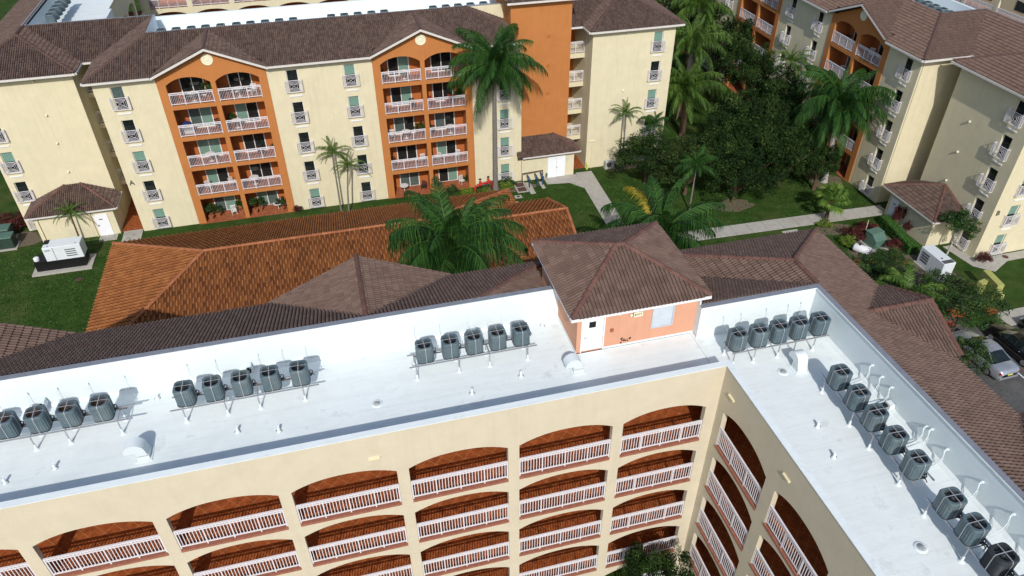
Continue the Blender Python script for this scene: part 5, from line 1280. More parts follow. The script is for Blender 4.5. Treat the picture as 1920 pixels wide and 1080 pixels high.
def tree(name, x, y, zc, rx, rz, key, i, args, label, group=None, cat='tree', tm='trunk_brown', tr=.16, rz_=None, kw={}):
    t = thing(name, (x, y, 0), label, cat, group)
    rs = random.Random(int(abs(x * 31 + y * 7)))
    mb = MB(); zb = max(.3, zc - rz * .75)
    mb.path([(x, y, 0), (x + .05, y, zb * .5), (x, y + .05, zb), (x, y, zc)], [tr * 1.3, tr, tr * .85, tr * .3], 8)
    for k in range(7):
        a = rs.random() * 6.28; e = rs.uniform(.3, 1.1); q = rx * rs.uniform(.55, .9)
        p1 = (x + math.cos(a) * q * .45, y + math.sin(a) * q * .45, zb + (zc - zb) * .5 + e * rz * .15); p2 = (x + math.cos(a) * q, y + math.sin(a) * q, zc + e * rz * .35)
        mb.path([(x, y, zb * .9), p1, p2], [tr * .55, tr * .35, tr * .1], 5)
    mb.build('trunk', tm, t)
    me = crown(key, i, *args, **kw)
    W = Matrix.Translation((x, y, zc)) @ Matrix.Rotation(rs.random() * 6.28, 4, 'Z') @ Matrix.Diagonal((rx, rx * rs.uniform(.9, 1.1), rz, 1))
    inst(me, 'crown', t, W)
    return t
DK = ('leaf_dark', 1, 1, 1, 92, 210, .033)
DK2 = ('leaf_olive', 1, 1, 1, 84, 210, .033)
dkw = dict(cr=.215)
for (x, y, zc, rx, rz, i, lb) in [
    (28.4, 58.2, 3.3, 2.9, 2.6, 0, 'dark leafy tree nearest the cream wall and split air conditioner'),
    (31.3, 55.3, 3.6, 3.0, 2.9, 1, 'dark leafy tree in the left part of the grove behind the yellow frond'),
    (35.0, 52.8, 3.4, 3.2, 2.9, 2, 'dark leafy tree standing over the bare soil patch at the front of the grove'),
    (38.2, 54.6, 4.2, 3.4, 3.4, 0, 'dark leafy tree in the middle of the grove left of the pale trunked palm'),
    (40.6, 58.8, 5.2, 3.6, 3.9, 1, 'tall dark tree in the middle of the grove before the orange bay'),
    (43.6, 61.8, 5.6, 3.1, 3.8, 2, 'tall dark tree touching the facade of the right block'),
    (43.2, 56.6, 4.0, 2.7, 3.0, 0, 'dark tree directly behind the palm with pale trunk'),
    (40.4, 54.2, 3.9, 2.9, 3.0, 2, 'dark tree at the front right of the grove left of the pale trunk'),
    (36.6, 57.2, 4.6, 3.4, 3.6, 1, 'dark tree at the back left of the grove below the coco palm'),
    (43.6, 52.9, 3.2, 1.9, 2.2, 0, 'smaller dark tree at the right end of the grove beside the pale trunk'),
    (42.0, 64.8, 7.4, 2.6, 3.6, 0, 'tallest dark tree of the grove beneath the orange bay of the right block'),
    (44.0, 75.0, 6.6, 3.6, 4.6, 1, 'dark tree beside the orange bays behind the palm cluster'),
    (46.0, 86.0, 6.2, 4.2, 4.8, 2, 'far dark tree at the top of the picture behind the palms'),
    (39.5, 84.0, 6.2, 4.2, 4.8, 0, 'far dark tree behind the topmost palm'),
    (35.6, 80.0, 5.2, 3.6, 4.2, 1, 'far dark tree half hidden by the cream block roof'),
    (52.0, 101.0, 6.2, 5.2, 5.8, 2, 'farthest dark tree beyond the end of the right block')]:
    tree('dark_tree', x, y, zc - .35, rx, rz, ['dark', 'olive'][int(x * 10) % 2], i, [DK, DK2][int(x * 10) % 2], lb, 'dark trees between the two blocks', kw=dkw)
tree('dark_tree', 11.2, 16.9, 3.7, 1.75, 2.2, 'dark', 1, DK, 'dark courtyard tree at the bottom edge below the arches', kw=dkw)
tree('dark_tree', -34, 78, 6, 4.5, 5, 'dark', 2, DK, 'dark tree beyond the upper left corner of the roofs', kw=dkw)
MD = ('leaf_mid', 1, 1, 1, 46, 90, .075)
tree('young_tree', 48.35, 40.35, 3.1, 1.5, 1.15, 'mid', 0, MD, 'young tree with airy light green crown beside the shed near letter B', kw=dict(cr=.30), tr=.07, tm='trunk_pale')
# flame bushes: sprawling, with red flower heads
FB = (('leaf_mid', 'flower_red'), 1, 1, 1, 80, 110, .042)
fkw = dict(cr=.22, flower=.06)
fkw2 = dict(cr=.24, flower=.015)
for (x, y, zc, rx, rz, i, lb, kk) in [
    (41.4, 39.2, 1.0, 2.1, .85, 0, 'flame bush with red flowers behind the near brown roof, upper one', fkw),
    (39.4, 37.6, 1.1, 2.2, 1.0, 1, 'flame bush with the largest red flower heads beside the near roof edge', fkw),
    (38.0, 40.4, .9, 1.7, .8, 0, 'low flame bush nearest the corner of the near brown roof', fkw),
    (43.6, 35.3, 1.3, 2.0, .9, 2, 'sprawling bush over the white bent pipe', fkw2),
    (43.9, 32.6, 2.1, 2.1, .9, 3, 'sprawling bush between the yellow wall and the parked cars', fkw2),
    (41.2, 31.4, 2.5, 2.2, .9, 2, 'thin branching bush arching over the front of the silver car', fkw2),
    (38.9, 27.8, 2.0, 1.35, 1.6, 3, 'dark green bush beside the rear of the silver car', fkw2),
    (38.4, 34.6, 1.6, 1.6, 1.2, 2, 'green bush below the light green palm fronds', fkw2)]:
    tree('flame_bush', x, y, zc, rx, rz, 'flame' if kk is fkw else 'spread', i, FB if kk is fkw else (('leaf_mid', 'flower_red'), 1, 1, 1, 66, 80, .05), lb, 'flame bushes at the right', 'bush', tr=.06, kw=kk)
def bush(x, y, r, h, key, m_, i, label, group=None, leaf=.075, n=34, nl=90):
    t = tree('shrub', x, y, h * .5, r, h * .55, key, i, (m_, 1, 1, 1, n, nl, leaf), label, group, 'bush', tr=.03, kw=dict(cr=.32))
    return t
bush(42.2, 44.4, 1.15, 1.2, 'red', 'leaf_red', 0, 'broad dark red shrub behind the green transformer', 'red shrubs')
bush(43.9, 45.1, .8, 1.0, 'red', 'leaf_red', 1, 'dark red shrub between transformer and hedge end', 'red shrubs')
bush(44.1, 41.8, .8, 1.3, 'red', 'leaf_red', 0, 'dark red shrub right of the green transformer', 'red shrubs')
bush(47.0, 45.3, .65, 2.1, 'red', 'leaf_red', 1, 'tall dark red shrub against the shed door side near letter B', 'red shrubs')
bush(46.95, 43.9, .4, 1.4, 'red', 'leaf_red', 0, 'small red shrub against the middle of the olive shed wall', 'red shrubs')
bush(50.3, 38.5, .62, 1.0, 'red', 'leaf_red', 1, 'round red shrub at the wall corner below letter B', 'red shrubs')
bush(-4.55, 61.55, .5, .8, 'red', 'leaf_red', 0, 'small reddish shrub at the right foot of the left orange bay', 'red shrubs')
bush(-29.2, 65.4, 1.2, 1.4, 'red', 'leaf_red', 1, 'dark red shrub behind the green cabinets at the left edge', 'red shrubs')
bush(-28.0, 66.6, 1.0, 1.3, 'red', 'leaf_red', 0, 'dark red shrub at the left corner of the cream block', 'red shrubs')
bush(41.0, 43.6, .8, .9, 'lime', 'leaf_lime', 0, 'yellow green shrub behind the white tank', 'lime shrubs')
bush(40.9, 46.9, .6, .5, 'lime', 'leaf_lime', 1, 'low lime ground plant at the foot of the fan palm', 'lime shrubs')
bush(11.2, 60.2, .8, .9, 'lime', 'leaf_lime', 0, 'lime shrub left of the red valves', 'lime shrubs')
bush(13.0, 59.9, .6, .7, 'lime', 'leaf_lime', 1, 'lime shrub in front of the red valves', 'lime shrubs')
bush(15.1, 60.5, .8, .8, 'lime', 'leaf_lime', 0, 'lime shrub right of the tall palm trunk', 'lime shrubs')
bush(15.5, 61.4, .7, .7, 'midb', 'leaf_mid', 0, 'green shrub at the wall right of the tall palm trunk', 'lime shrubs')
bush(14.4, 61.4, .6, .7, 'midb', 'leaf_mid', 1, 'green shrub at the wall behind the tall palm trunk', 'lime shrubs')
bush(9.9, 61.4, .6, .8, 'midb', 'leaf_mid', 0, 'green shrub at the right foot of the right orange bay', 'lime shrubs')
# clipped hedge
mb = MB(); mb.rnd = []
rs = random.Random(12)
for i in range(15000):
    q = rs.random(); cx = 46.15 - .75 * q; cyy = 45.95 - 4.9 * q
    f_ = rs.random()
    if f_ < .5: ox, oz = rs.uniform(-.38, .38), .85
    elif f_ < .75: ox, oz = -.38, rs.uniform(.02, .85)
    else: ox, oz = .38, rs.uniform(.02, .85)
    c = Vector((cx + ox + rs.gauss(0, .03), cyy, oz + rs.gauss(0, .035))); a_ = Vector((rs.gauss(0, 1), rs.gauss(0, 1), rs.gauss(0, .7))).normalized() * .045; b_ = a_.orthogonal().normalized() * .03
    mb.f.append([mb.p(c - a_), mb.p(c + b_), mb.p(c + a_), mb.p(c - b_)]); mb.mi.append(0); mb.rnd.append(min(1, max(0, rs.gauss(.5, .22))))
mb2 = MB(); mb2.prism([(45.82, 45.9), (46.45, 45.9), (45.75, 41.1), (45.1, 41.1)], 0, .8)
t = thing('hedge', (45.8, 43.5, 0), 'clipped green hedge running along the olive shed', 'hedge')
mb.build('foliage', 'leaf_hedge', t); mb2.build('core', 'leaf_hedge', t)

# ------------------------------------------------------------------ yard equipment
t = thing('generator', (-23.7, 58.1, 0), 'white generator on a long black base tank on a concrete slab', 'generator')
mb = MB(); mb.box(-25.95, 57.0, 0, -21.4, 59.15, .14); mb.build('slab', 'concrete', t)
mb = MB(); mb.box(-25.6, 57.45, .14, -21.85, 58.85, .95); mb.box(-25.55, 57.5, .95, -24.7, 58.8, 1.0); mb.build('base_tank', 'black', t)
mb = MB(); mb.box(-24.6, 57.5, .96, -21.75, 58.75, 2.25); me_o = mb.build('enclosure', 'gen_white', t); bevel_mesh(me_o.data, .03)
mb = MB(); mb.box(-24.62, 58.1, 1.95, -24.2, 58.78, 2.262); mb.build('intake', 'black', me_o)
for i in range(4): mb = MB(); mb.box(-23.0, 57.47, 1.25 + .2 * i, -22.2, 57.497, 1.31 + .2 * i); mb.build('slot', 'black', me_o)
mb = MB(); mb.box(-23.85, 57.485, 1.0, -23.82, 57.498, 2.2); mb.build('door_gap', 'alu_dark', me_o)
mb = MB(); mb.box(-24.45, 57.48, 1.95, -24.05, 57.497, 2.05); mb.build('maker_plate', 'alu', me_o)
for x in (-24.2, -22.1): mb = MB(); mb.lathe([(.05, 0), (.05, .02)], 8, (x, 57.75, 2.25)); mb.build('lifting_eye', 'black', me_o)
mb = MB(); mb.lathe([(.2, 0), (.22, .04), (.22, .28), (.15, .33)], 14, (-25.45, 57.9, .95)); mb.build('filler_drum', 'tank_white', t)
for j, (x0, y0, x1, y1, h, lb) in enumerate(((-30.6, 63.1, -28.85, 64.2, 1.25, 'dark green utility cabinet at the left edge, rear one'), (-30.3, 61.9, -28.35, 62.9, 1.15, 'dark green utility cabinet at the left edge, front one'))):
    t = thing('utility_cabinet', ((x0 + x1) / 2, (y0 + y1) / 2, 0), lb, 'cabinet', 'green utility cabinets')
    mb = MB(); mb.box(x0, y0, .1, x1, y1, h); o = mb.build('body', 'box_green', t); bevel_mesh(o.data, .03)
    mb = MB(); mb.box(x0 - .04, y0 - .04, h, x1 + .04, y1 + .04, h + .06, tp=.03); mb.build('lid', 'transformer_green', t); mb = MB(); mb.box(x0 - .15, y0 - .15, 0, x1 + .15, y1 + .15, .1); mb.build('slab', 'concrete', t)
    mb = MB(); mb.box((x0 + x1) / 2 - .01, y0 - .015, .15, (x0 + x1) / 2 + .01, y0 - .002, h - .05); mb.build('door_gap', 'black', t)
t = thing('transformer', (43.2, 43.1, 0), 'green pad mounted transformer with sloped front on a concrete pad', 'transformer')
mb = MB(); mb.box(42.4, 42.2, 0, 44.2, 44.0, .12); mb.build('slab', 'concrete', t)
mb = MB(); T = Matrix.Translation((43.25, 43.15, .12)) @ Matrix.Rotation(R_(8), 4, 'Z'); mb.T = T
mb.box(-.62, -.05, 0, .62, .62, 1.15); mb.prism([(-.62, -.62), (.62, -.62), (.62, -.05), (-.62, -.05)], 0, .72); mb.face([(-.62, -.62, .72), (.62, -.62, .72), (.62, -.05, 1.15), (-.62, -.05, 1.15)]); mb.face([(-.62, -.62, .72), (-.62, -.05, 1.15), (-.62, -.05, .72)]); mb.face([(.62, -.62, .72), (.62, -.05, .72), (.62, -.05, 1.15)])
mb.T = None; mb.build('body', 'transformer_green', t)
mb = MB(); mb.T = T; mb.box(-.68, -.12, 1.15, .68, .68, 1.21, tp=.02); mb.T = None; mb.build('lid', 'transformer_green', t)
for s_ in (-.34, .34):
    mb = MB(); mb.T = T; mb.box(s_ - .24, -.64, .08, s_ + .24, -.622, .62); mb.T = None; mb.build('door', 'transformer_green', t)
mb = MB(); mb.tube((42.95, 44.2, 0), (43.0, 44.3, 1.9), .02); mb.build('marker_post', 'sign_cream', None, 'thin pale marker rod behind the green transformer', 'marker post')
t = thing('gas_tank', (41.3, 42.2, 0), 'white horizontal tank on short legs in front of the transformer', 'tank')
mb = MB(); A = Vector((41.0, 42.75, .5)); B = Vector((41.75, 41.75, .5)); d = (B - A).normalized()
mb.path([A - d * .16, A - d * .10, A, B, B + d * .10, B + d * .16], [.10, .27, .36, .36, .27, .10], 16); mb.build('shell', 'tank_white', t, smooth=True)
mb = MB(); mb.lathe([(.11, 0), (.11, .07), (.06, .09)], 12, (41.2, 42.5, .84)); mb.build('valve_cap', 'black', t)
for q in (.15, .85):
    p = A.lerp(B, q); mb = MB(); mb.box(p.x - .06, p.y - .2, 0, p.x + .06, p.y + .2, .3); mb.build('leg', 'alu', t)
t = thing('generator', (45.55, 38.65, 0), 'white generator box with dark end panel on the lawn near letter B', 'generator')
mb = MB(); mb.box(44.85, 37.2, 0, 46.25, 40.15, .12); mb.build('slab', 'concrete', t)
mb = MB(); mb.box(45.0, 37.35, .12, 46.1, 40.0, 1.65); e_ = mb.build('enclosure', 'gen_white', t); bevel_mesh(e_.data, .03)
for i in range(4): mb = MB(); mb.box(44.97, 38.9, .55 + .24 * i, 44.998, 39.7, .66 + .24 * i); mb.build('slot', 'alu_dark', e_)
mb = MB(); mb.box(45.05, 37.4, 1.652, 46.0, 37.8, 1.67); mb.build('top_panel', 'alu_dark', e_)
mb = MB(); mb.lathe([(.07, 0), (.07, .05)], 8, (45.35, 38.1, 1.65)); mb.build('filler_cap', 'black', e_)
# angular yellow green monument wall
t = thing('monument_wall', (48.0, 34.8, 0), 'angular yellow green wall folded in a V on the right lawn', 'wall')
def slabwall(P, z0a, z1a, th, m_, nm):
    (x0, y0, h0), (x1, y1, h1) = P; L = math.hypot(x1 - x0, y1 - y0); nx, ny = -(y1 - y0) / L * th, (x1 - x0) / L * th
    mb = MB(); q = [mb.p(c) for c in ((x0, y0, 0), (x1, y1, 0), (x1 + nx, y1 + ny, 0), (x0 + nx, y0 + ny, 0), (x0, y0, h0), (x1, y1, h1), (x1 + nx, y1 + ny, h1), (x0 + nx, y0 + ny, h0))]
    for f_ in ((0, 3, 2, 1), (4, 5, 6, 7), (0, 1, 5, 4), (1, 2, 6, 5), (2, 3, 7, 6), (3, 0, 4, 7)): mb.f.append([q[i] for i in f_]); mb.mi.append(0)
    mb.build(nm, m_, t)
slabwall(((48.12, 36.0, 1.5), (47.75, 34.05, 1.5)), 0, 0, -.55, 'yellow_wall', 'long_slab')
slabwall(((47.2, 35.4, 1.25), (46.55, 35.3, 1.2)), 0, 0, .35, 'yellow_wall', 'back_slab')
slabwall(((47.4, 35.3, 1.25), (47.3, 33.6, .9)), 0, 0, .3, 'yellow_wall', 'low_slab')
mb = MB(); mb.path([(43.5, 36.3, .25), (43.35, 35.35, .3), (43.6, 35.15, .3), (44.9, 35.4, .28)], .13, 8); mb.build('bent_pipe', 'tank_white', None, 'bent white pipe lying among the bushes at the right', 'pipe', smooth=True)
# valves and meter pits by block A
t = thing('fire_valve', (12.9, 60.8, 0), 'red double valve assembly left of the tall palm trunk', 'valve')
mb = MB(); mb.path([(12.0, 60.5, 0), (12.0, 60.5, .75), (12.25, 60.6, .95), (13.6, 61.0, .95), (13.75, 61.05, .8), (13.75, 61.05, 0)], .1, 8); mb.build('pipe', 'valve_red', t, smooth=True)
for x, y in ((12.55, 60.7), (13.4, 60.95)):
    mb = MB(); mb.lathe([(.16, -.15), (.18, 0), (.12, .15), (.05, .2), (.04, .5)], 10, (x, y, .95)); mb.build('valve_body', 'valve_red', t)
    mb = MB(); mb.lathe([(.14, 0), (.15, .03), (.14, .05)], 10, (x, y, 1.45)); mb.build('handwheel', 'black', t)
t = thing('water_meter', (17.9, 60.6, 0), 'blue valve posts with cross pipe in front of the shed below the orange tower', 'valve')
for i, (x, y) in enumerate(((17.35, 60.4), (18.15, 60.5), (18.75, 60.6))):
    mb = MB(); mb.path([(x, y, 0), (x, y, .85), (x + .02, y + .35, .95), (x + .02, y + .9, .9)], .07, 8); mb.lathe([(.12, 0), (.14, .05), (.12, .12)], 10, (x, y, .8)); mb.build('valve_post', 'valve_blue', t)
mb = MB(); mb.path([(16.9, 61.35, 0), (16.9, 61.35, 1.1), (19.0, 61.5, 1.1), (19.0, 61.5, .1)], .05, 8); mb.build('cross_pipe', 'meter_brown', t)
mb = MB(); mb.lathe([(.1, 0), (.1, .3), (.04, .36)], 10, (19.35, 61.3, .5)); mb.build('backflow_cover', 'transformer_green', t)
for (x0, y0, x1, y1), lb in (((16.0, 59.7, 17.1, 61.6), 'twin brown meter pit covers in a concrete frame'),):
    t = thing('meter_pit', ((x0 + x1) / 2, (y0 + y1) / 2, 0), lb, 'meter pit')
    mb = MB(); mb.box(x0, y0, -.05, x1, y1, .06); mb.build('frame', 'concrete', t)
    for a_, b_ in ((y0 + .12, y0 + .88), (y0 + 1.02, y1 - .12)): mb = MB(); mb.box(x0 + .14, a_, .06, x1 - .14, b_, .08); mb.build('cover', 'meter_brown', t)
for x0, y0, x1, y1, lb in ((17.15, 59.2, 17.65, 61.4, 'narrow concrete strip below the first blue valve post'), (18.5, 59.9, 18.85, 61.2, 'narrow concrete strip below the last blue valve post'), (15.5, 58.75, 16.2, 59.25, 'small square concrete drain box on the lawn'), (15.1, 57.9, 15.7, 58.15, 'pale concrete block at the clubhouse roof corner')):
    mb = MB(); mb.box(x0, y0, -.04, x1, y1, .05); mb.build('concrete_block', 'concrete', None, lb, 'concrete slab')
mb = MB(); mb.box(15.72, 58.9, .05, 15.98, 59.1, .06); mb.build('drain_hole', 'black', None, 'dark opening of the square drain box on the lawn', 'drain')
mb = MB(); mb.lathe([(.27, 0), (.27, .012)], 16, (-22.2, 55.7, .004)); mb.build('manhole_cover', 'meter_brown', None, 'round brown manhole cover in the left lawn', 'manhole cover')
mb = MB(); mb.lathe([(.25, 0), (.25, .012)], 16, (52.8, 38.75, .022)); mb.build('manhole_cover', 'meter_brown', None, 'round drain cover in the strip below the lit wall of block B', 'manhole cover')
t = thing('bench', (2.0, 59.6, 0), 'long low white bench on the lawn behind the clubhouse roof', 'bench')
mb = MB(); mb.box(.9, 59.4, .38, 3.1, 59.8, .46); mb.build('seat', 'concrete', t)
for x in (1.2, 2.6): mb = MB(); mb.box(x, 59.45, 0, x + .2, 59.75, .38); mb.build('leg', 'concrete', t)
t = thing('split_air_conditioner', (26.2, 62.1, 0), 'small white split air conditioner on the ground at the cream wall', 'air conditioner')
mb = MB(); mb.box(25.75, 61.95, .1, 26.7, 62.35, .85); e_ = mb.build('case', 'ac_white', t); bevel_mesh(e_.data, .02)
mb = MB(); mb.T = Matrix.Translation((26.1, 61.945, .48)) @ Matrix.Rotation(R_(90), 4, 'X'); mb.lathe([(.27, 0), (.27, .012), (.22, .02), (.05, .02)], 18); mb.T = None; mb.build('fan_grille', 'alu_dark', t)
mb = MB(); mb.box(25.7, 61.9, 0, 26.75, 62.4, .1); mb.build('slab', 'concrete', t)
mb = MB(); mb.path([(24.4, 62.62, 3.0), (24.4, 62.62, 0)], .04, 6); mb.path([(24.0, 62.62, 3.0), (24.7, 62.62, 3.02)], .05, 6); mb.build('downpipe', 'cream_trim', BA)
for x, y, lb in ((23.95, 62.45, 'short yellow bollard at the breezeway right of the orange tower'), (47.9, 47.75, 'short yellow bollard at the breezeway beside the olive shed')):
    mb = MB(); mb.lathe([(.09, 0), (.09, .7), (.05, .76)], 10, (x, y, 0)); mb.build('bollard', 'plate', None, lb, 'bollard', 'yellow bollards')

# ------------------------------------------------------------------ balcony furniture and plants
def chair_mesh(m_):
    a = MB(); a.box(-.24, -.24, .40, .24, .24, .43); a.box(-.24, .21, .43, .24, .25, .88)
    for x in (-.22, .19):
        for y in (-.22, .19): a.box(x, y, 0, x + .03, y + .03, .40)
        a.box(x, -.2, .62, x + .03, .22, .65); a.box(x, -.2, .43, x + .03, -.17, .62)
    me = a.mesh('chair', m_); return me
def chair(fr, u, d, z, rz, m_, label, group='chairs on the balconies'):
    W = fr.M(u, d, z) @ Matrix.Rotation(R_(rz), 4, 'Z'); t = bpy.data.objects.new('chair', None); link(t, None, W); tag(t, label, 'chair', group)
    a = MB(); a.box(-.24, -.24, .40, .24, .24, .43); inst(a.mesh('seat', m_), 'seat', t, W)
    a = MB()
    for i in range(5): a.box(-.22 + i * .095, .215, .43, -.17 + i * .095, .24, .82)
    a.box(-.24, .21, .80, .24, .25, .88); inst(a.mesh('backrest', m_), 'backrest', t, W)
    for x in (-.22, .19):
        for y in (-.22, .19): a = MB(); a.box(x, y, 0, x + .03, y + .03, .40); inst(a.mesh('leg', m_), 'leg', t, W)
        a = MB(); a.box(x, -.2, .62, x + .03, .22, .65); a.box(x, -.2, .43, x + .03, -.17, .62); inst(a.mesh('armrest', m_), 'armrest', t, W)
POTC = [crown_mesh('foliage', 'leaf_mid', .32, .32, .40, 16, 46, .065, 900 + i, cr=.15) for i in range(2)] + [crown_mesh('foliage', 'leaf_dark', .34, .34, .46, 16, 46, .075, 910, cr=.16)]
def pot(fr, u, d, z, s_, i, label, group='potted plants on the balconies'):
    W = fr.M(u, d, z) @ Matrix.Scale(s_, 4); t = bpy.data.objects.new('potted_plant', None); link(t, None, W); tag(t, label, 'potted plant', group)
    a = MB(); a.lathe([(.13, 0), (.19, .3), (.20, .34), (.17, .34)], 10); inst(a.mesh('pot', 'terracotta_pot'), 'pot', t, W)
    a = MB(); a.tube((0, 0, .3), (0, 0, .75), .02, n=5); inst(a.mesh('stem', 'trunk_brown'), 'stem', t, W)
    inst(POTC[i % 3], 'foliage', t, W @ Matrix.Translation((0, 0, .78)))
def table(fr, u, d, z, m_, label):
    W = fr.M(u, d, z); t = bpy.data.objects.new('table', None); link(t, None, W); tag(t, label, 'table', 'tables on the balconies')
    a = MB(); a.lathe([(.42, .68), (.42, .71), (.1, .715)], 14); inst(a.mesh('table_top', m_), 'table_top', t, W)
    a = MB(); a.lathe([(.2, 0), (.03, .04), (.03, .68)], 8); inst(a.mesh('pedestal', m_), 'pedestal', t, W)
FLN = ['ground floor', 'second floor', 'third floor', 'fourth floor', 'top floor']
def cell(c, side): return (c - 3.6, c - .19) if side == 0 else (c + .19, c + 3.6)
rs = random.Random(5)
items = [  # bay, side, level, what, position along the balcony 0..1, depth
    (0, 0, 0, 'pot', .12, .5, 1.7), (0, 0, 0, 'pot', .30, .8, 1.5), (0, 0, 0, 'chairw', .70, .9), (0, 0, 0, 'pot', .92, .7, 1.9), (0, 0, 0, 'pot', .10, 1.2, 1.5), (0, 1, 0, 'pot', .15, .5, 1.9), (0, 1, 0, 'table', .75, .7), (0, 1, 0, 'chairw', .9, 1.0), (0, 1, 0, 'pot', .85, .4, 1.5), (0, 1, 0, 'pot', .28, .9, 1.5),
    (0, 0, 1, 'chairw', .25, .9), (0, 0, 1, 'chairw', .85, 1.0), (0, 1, 1, 'table', .3, 1.0), (0, 1, 2, 'chaird', .62, 1.0), (0, 1, 2, 'pot', .95, .8, 1.1), (0, 0, 2, 'table', .5, .9),
    (0, 0, 3, 'chest', .15, 1.0), (0, 0, 3, 'chaird', .9, 1.1), (0, 1, 3, 'table', .22, .9), (0, 1, 3, 'pot', .12, 1.2, 1.4), (0, 0, 4, 'pot', .86, .8, 1.6), (0, 0, 4, 'table', .5, .8), (0, 0, 4, 'chaird', .3, 1.0), (0, 1, 4, 'table', .45, .8), (0, 1, 4, 'chairw', .8, .8), (0, 1, 4, 'pot', .2, .6, 1.1),
    (1, 0, 4, 'chaird', .1, 1.0), (1, 0, 4, 'table', .6, .9), (1, 0, 3, 'chaird', .75, .9), (1, 1, 3, 'chairr', .15, .9), (1, 1, 3, 'chairr', .6, .8), (1, 1, 3, 'pot', .9, .8, 1.6), (1, 0, 2, 'chairw', .12, .9), (1, 0, 2, 'table', .5, .8), (1, 0, 2, 'pot', .88, .8, 1.5), (1, 1, 2, 'chaird', .1, .9), (1, 1, 2, 'table', .6, .8),
    (1, 0, 1, 'chairw', .9, .9), (1, 0, 1, 'chaird', .08, 1.0), (1, 1, 1, 'chairw', .2, .9), (1, 1, 1, 'chairw', .75, .9), (1, 0, 0, 'table', .3, .9), (1, 0, 0, 'chaird', .85, .8), (1, 1, 0, 'chaird', .12, .9), (1, 1, 0, 'chairw', .85, .9), (1, 1, 0, 'pot', .97, .5, 1.3)]
cnt = {}
for it in items:
    b_, sd, lv, wt, q, dp = it[:6]; c = (-9.0, 8.12)[b_]; a0, a1 = cell(c, sd); uu = a0 + (a1 - a0) * q; z = FLOOR(lv) + .005
    where = f'{FLN[lv]} {"left" if sd == 0 else "right"} balcony, {"left" if b_ == 0 else "right"} orange bay'
    key = (where, wt); cnt[key] = cnt.get(key, 0) + 1; od = ['', 'another ', 'one more '][min(cnt[key] - 1, 2)]
    if b_ == 0 and lv == 0: posn = f', {int(q * 100)} percent along' if False else ''
    side_word = 'at far left' if q < .13 else ('at left' if q < .35 else ('at far right' if q > .9 else ('at right' if q > .65 else 'in the middle')))
    dep = ' near the railing' if dp < .65 else ''
    if wt == 'pot': pot(fa, uu, -dp, z, it[6] * .75, int(q * 10), f'{["small", "bushy", "tall"][0 if it[6] < 1.3 else (1 if it[6] < 1.65 else 2)]} potted plant {side_word}, {where}')
    elif wt == 'table': table(fa, uu, -dp, z, 'chair_white', f'round white table {side_word}, {where}')
    elif wt == 'chest':
        mb = MB(); mb.T = fa.M(uu, -dp, z); mb.box(-.45, -.25, 0, .45, .25, .75); mb.T = None; o = mb.build('storage_chest', 'ac_white', None, f'pale storage chest, {where}', 'chest')
        mb = MB(); mb.T = fa.M(uu, -dp, z + .75); mb.lathe([(.4, .0), (.42, .08), (.25, .2), (.05, .24)], 12); mb.T = None; mb.build('laundry_bundle', 'cloth_blue', None, 'dark blue cloth bundle on the pale storage chest', 'cloth')
    else:
        m_ = {'chairw': 'chair_white', 'chaird': 'chair_dark', 'chairr': 'cushion_red'}[wt]
        chair(fa, uu, -dp, z, rs.uniform(-50, 50), m_, f'{ {"chairw": "white", "chaird": "dark", "chairr": "red"}[wt]} armchair {side_word}, {where}')
for i, (u_, k, wt) in enumerate([(-58.9, 4, 'chaird'), (-60.2, 4, 'chaird'), (-56.4, 4, 'chairw'), (-59.5, 3, 'chairw'), (-56.2, 2, 'chaird')]):
    chair(fb, u_, -.9, FLOOR(k) + .005, 20 * i, 'chair_dark' if wt == 'chaird' else 'chair_white', f'{"dark" if wt == "chaird" else "white"} armchair on the {FLN[k]} balcony of block B, {["by the middle", "at the far end", "near the pillar", "below the others", "lowest"][i]}')

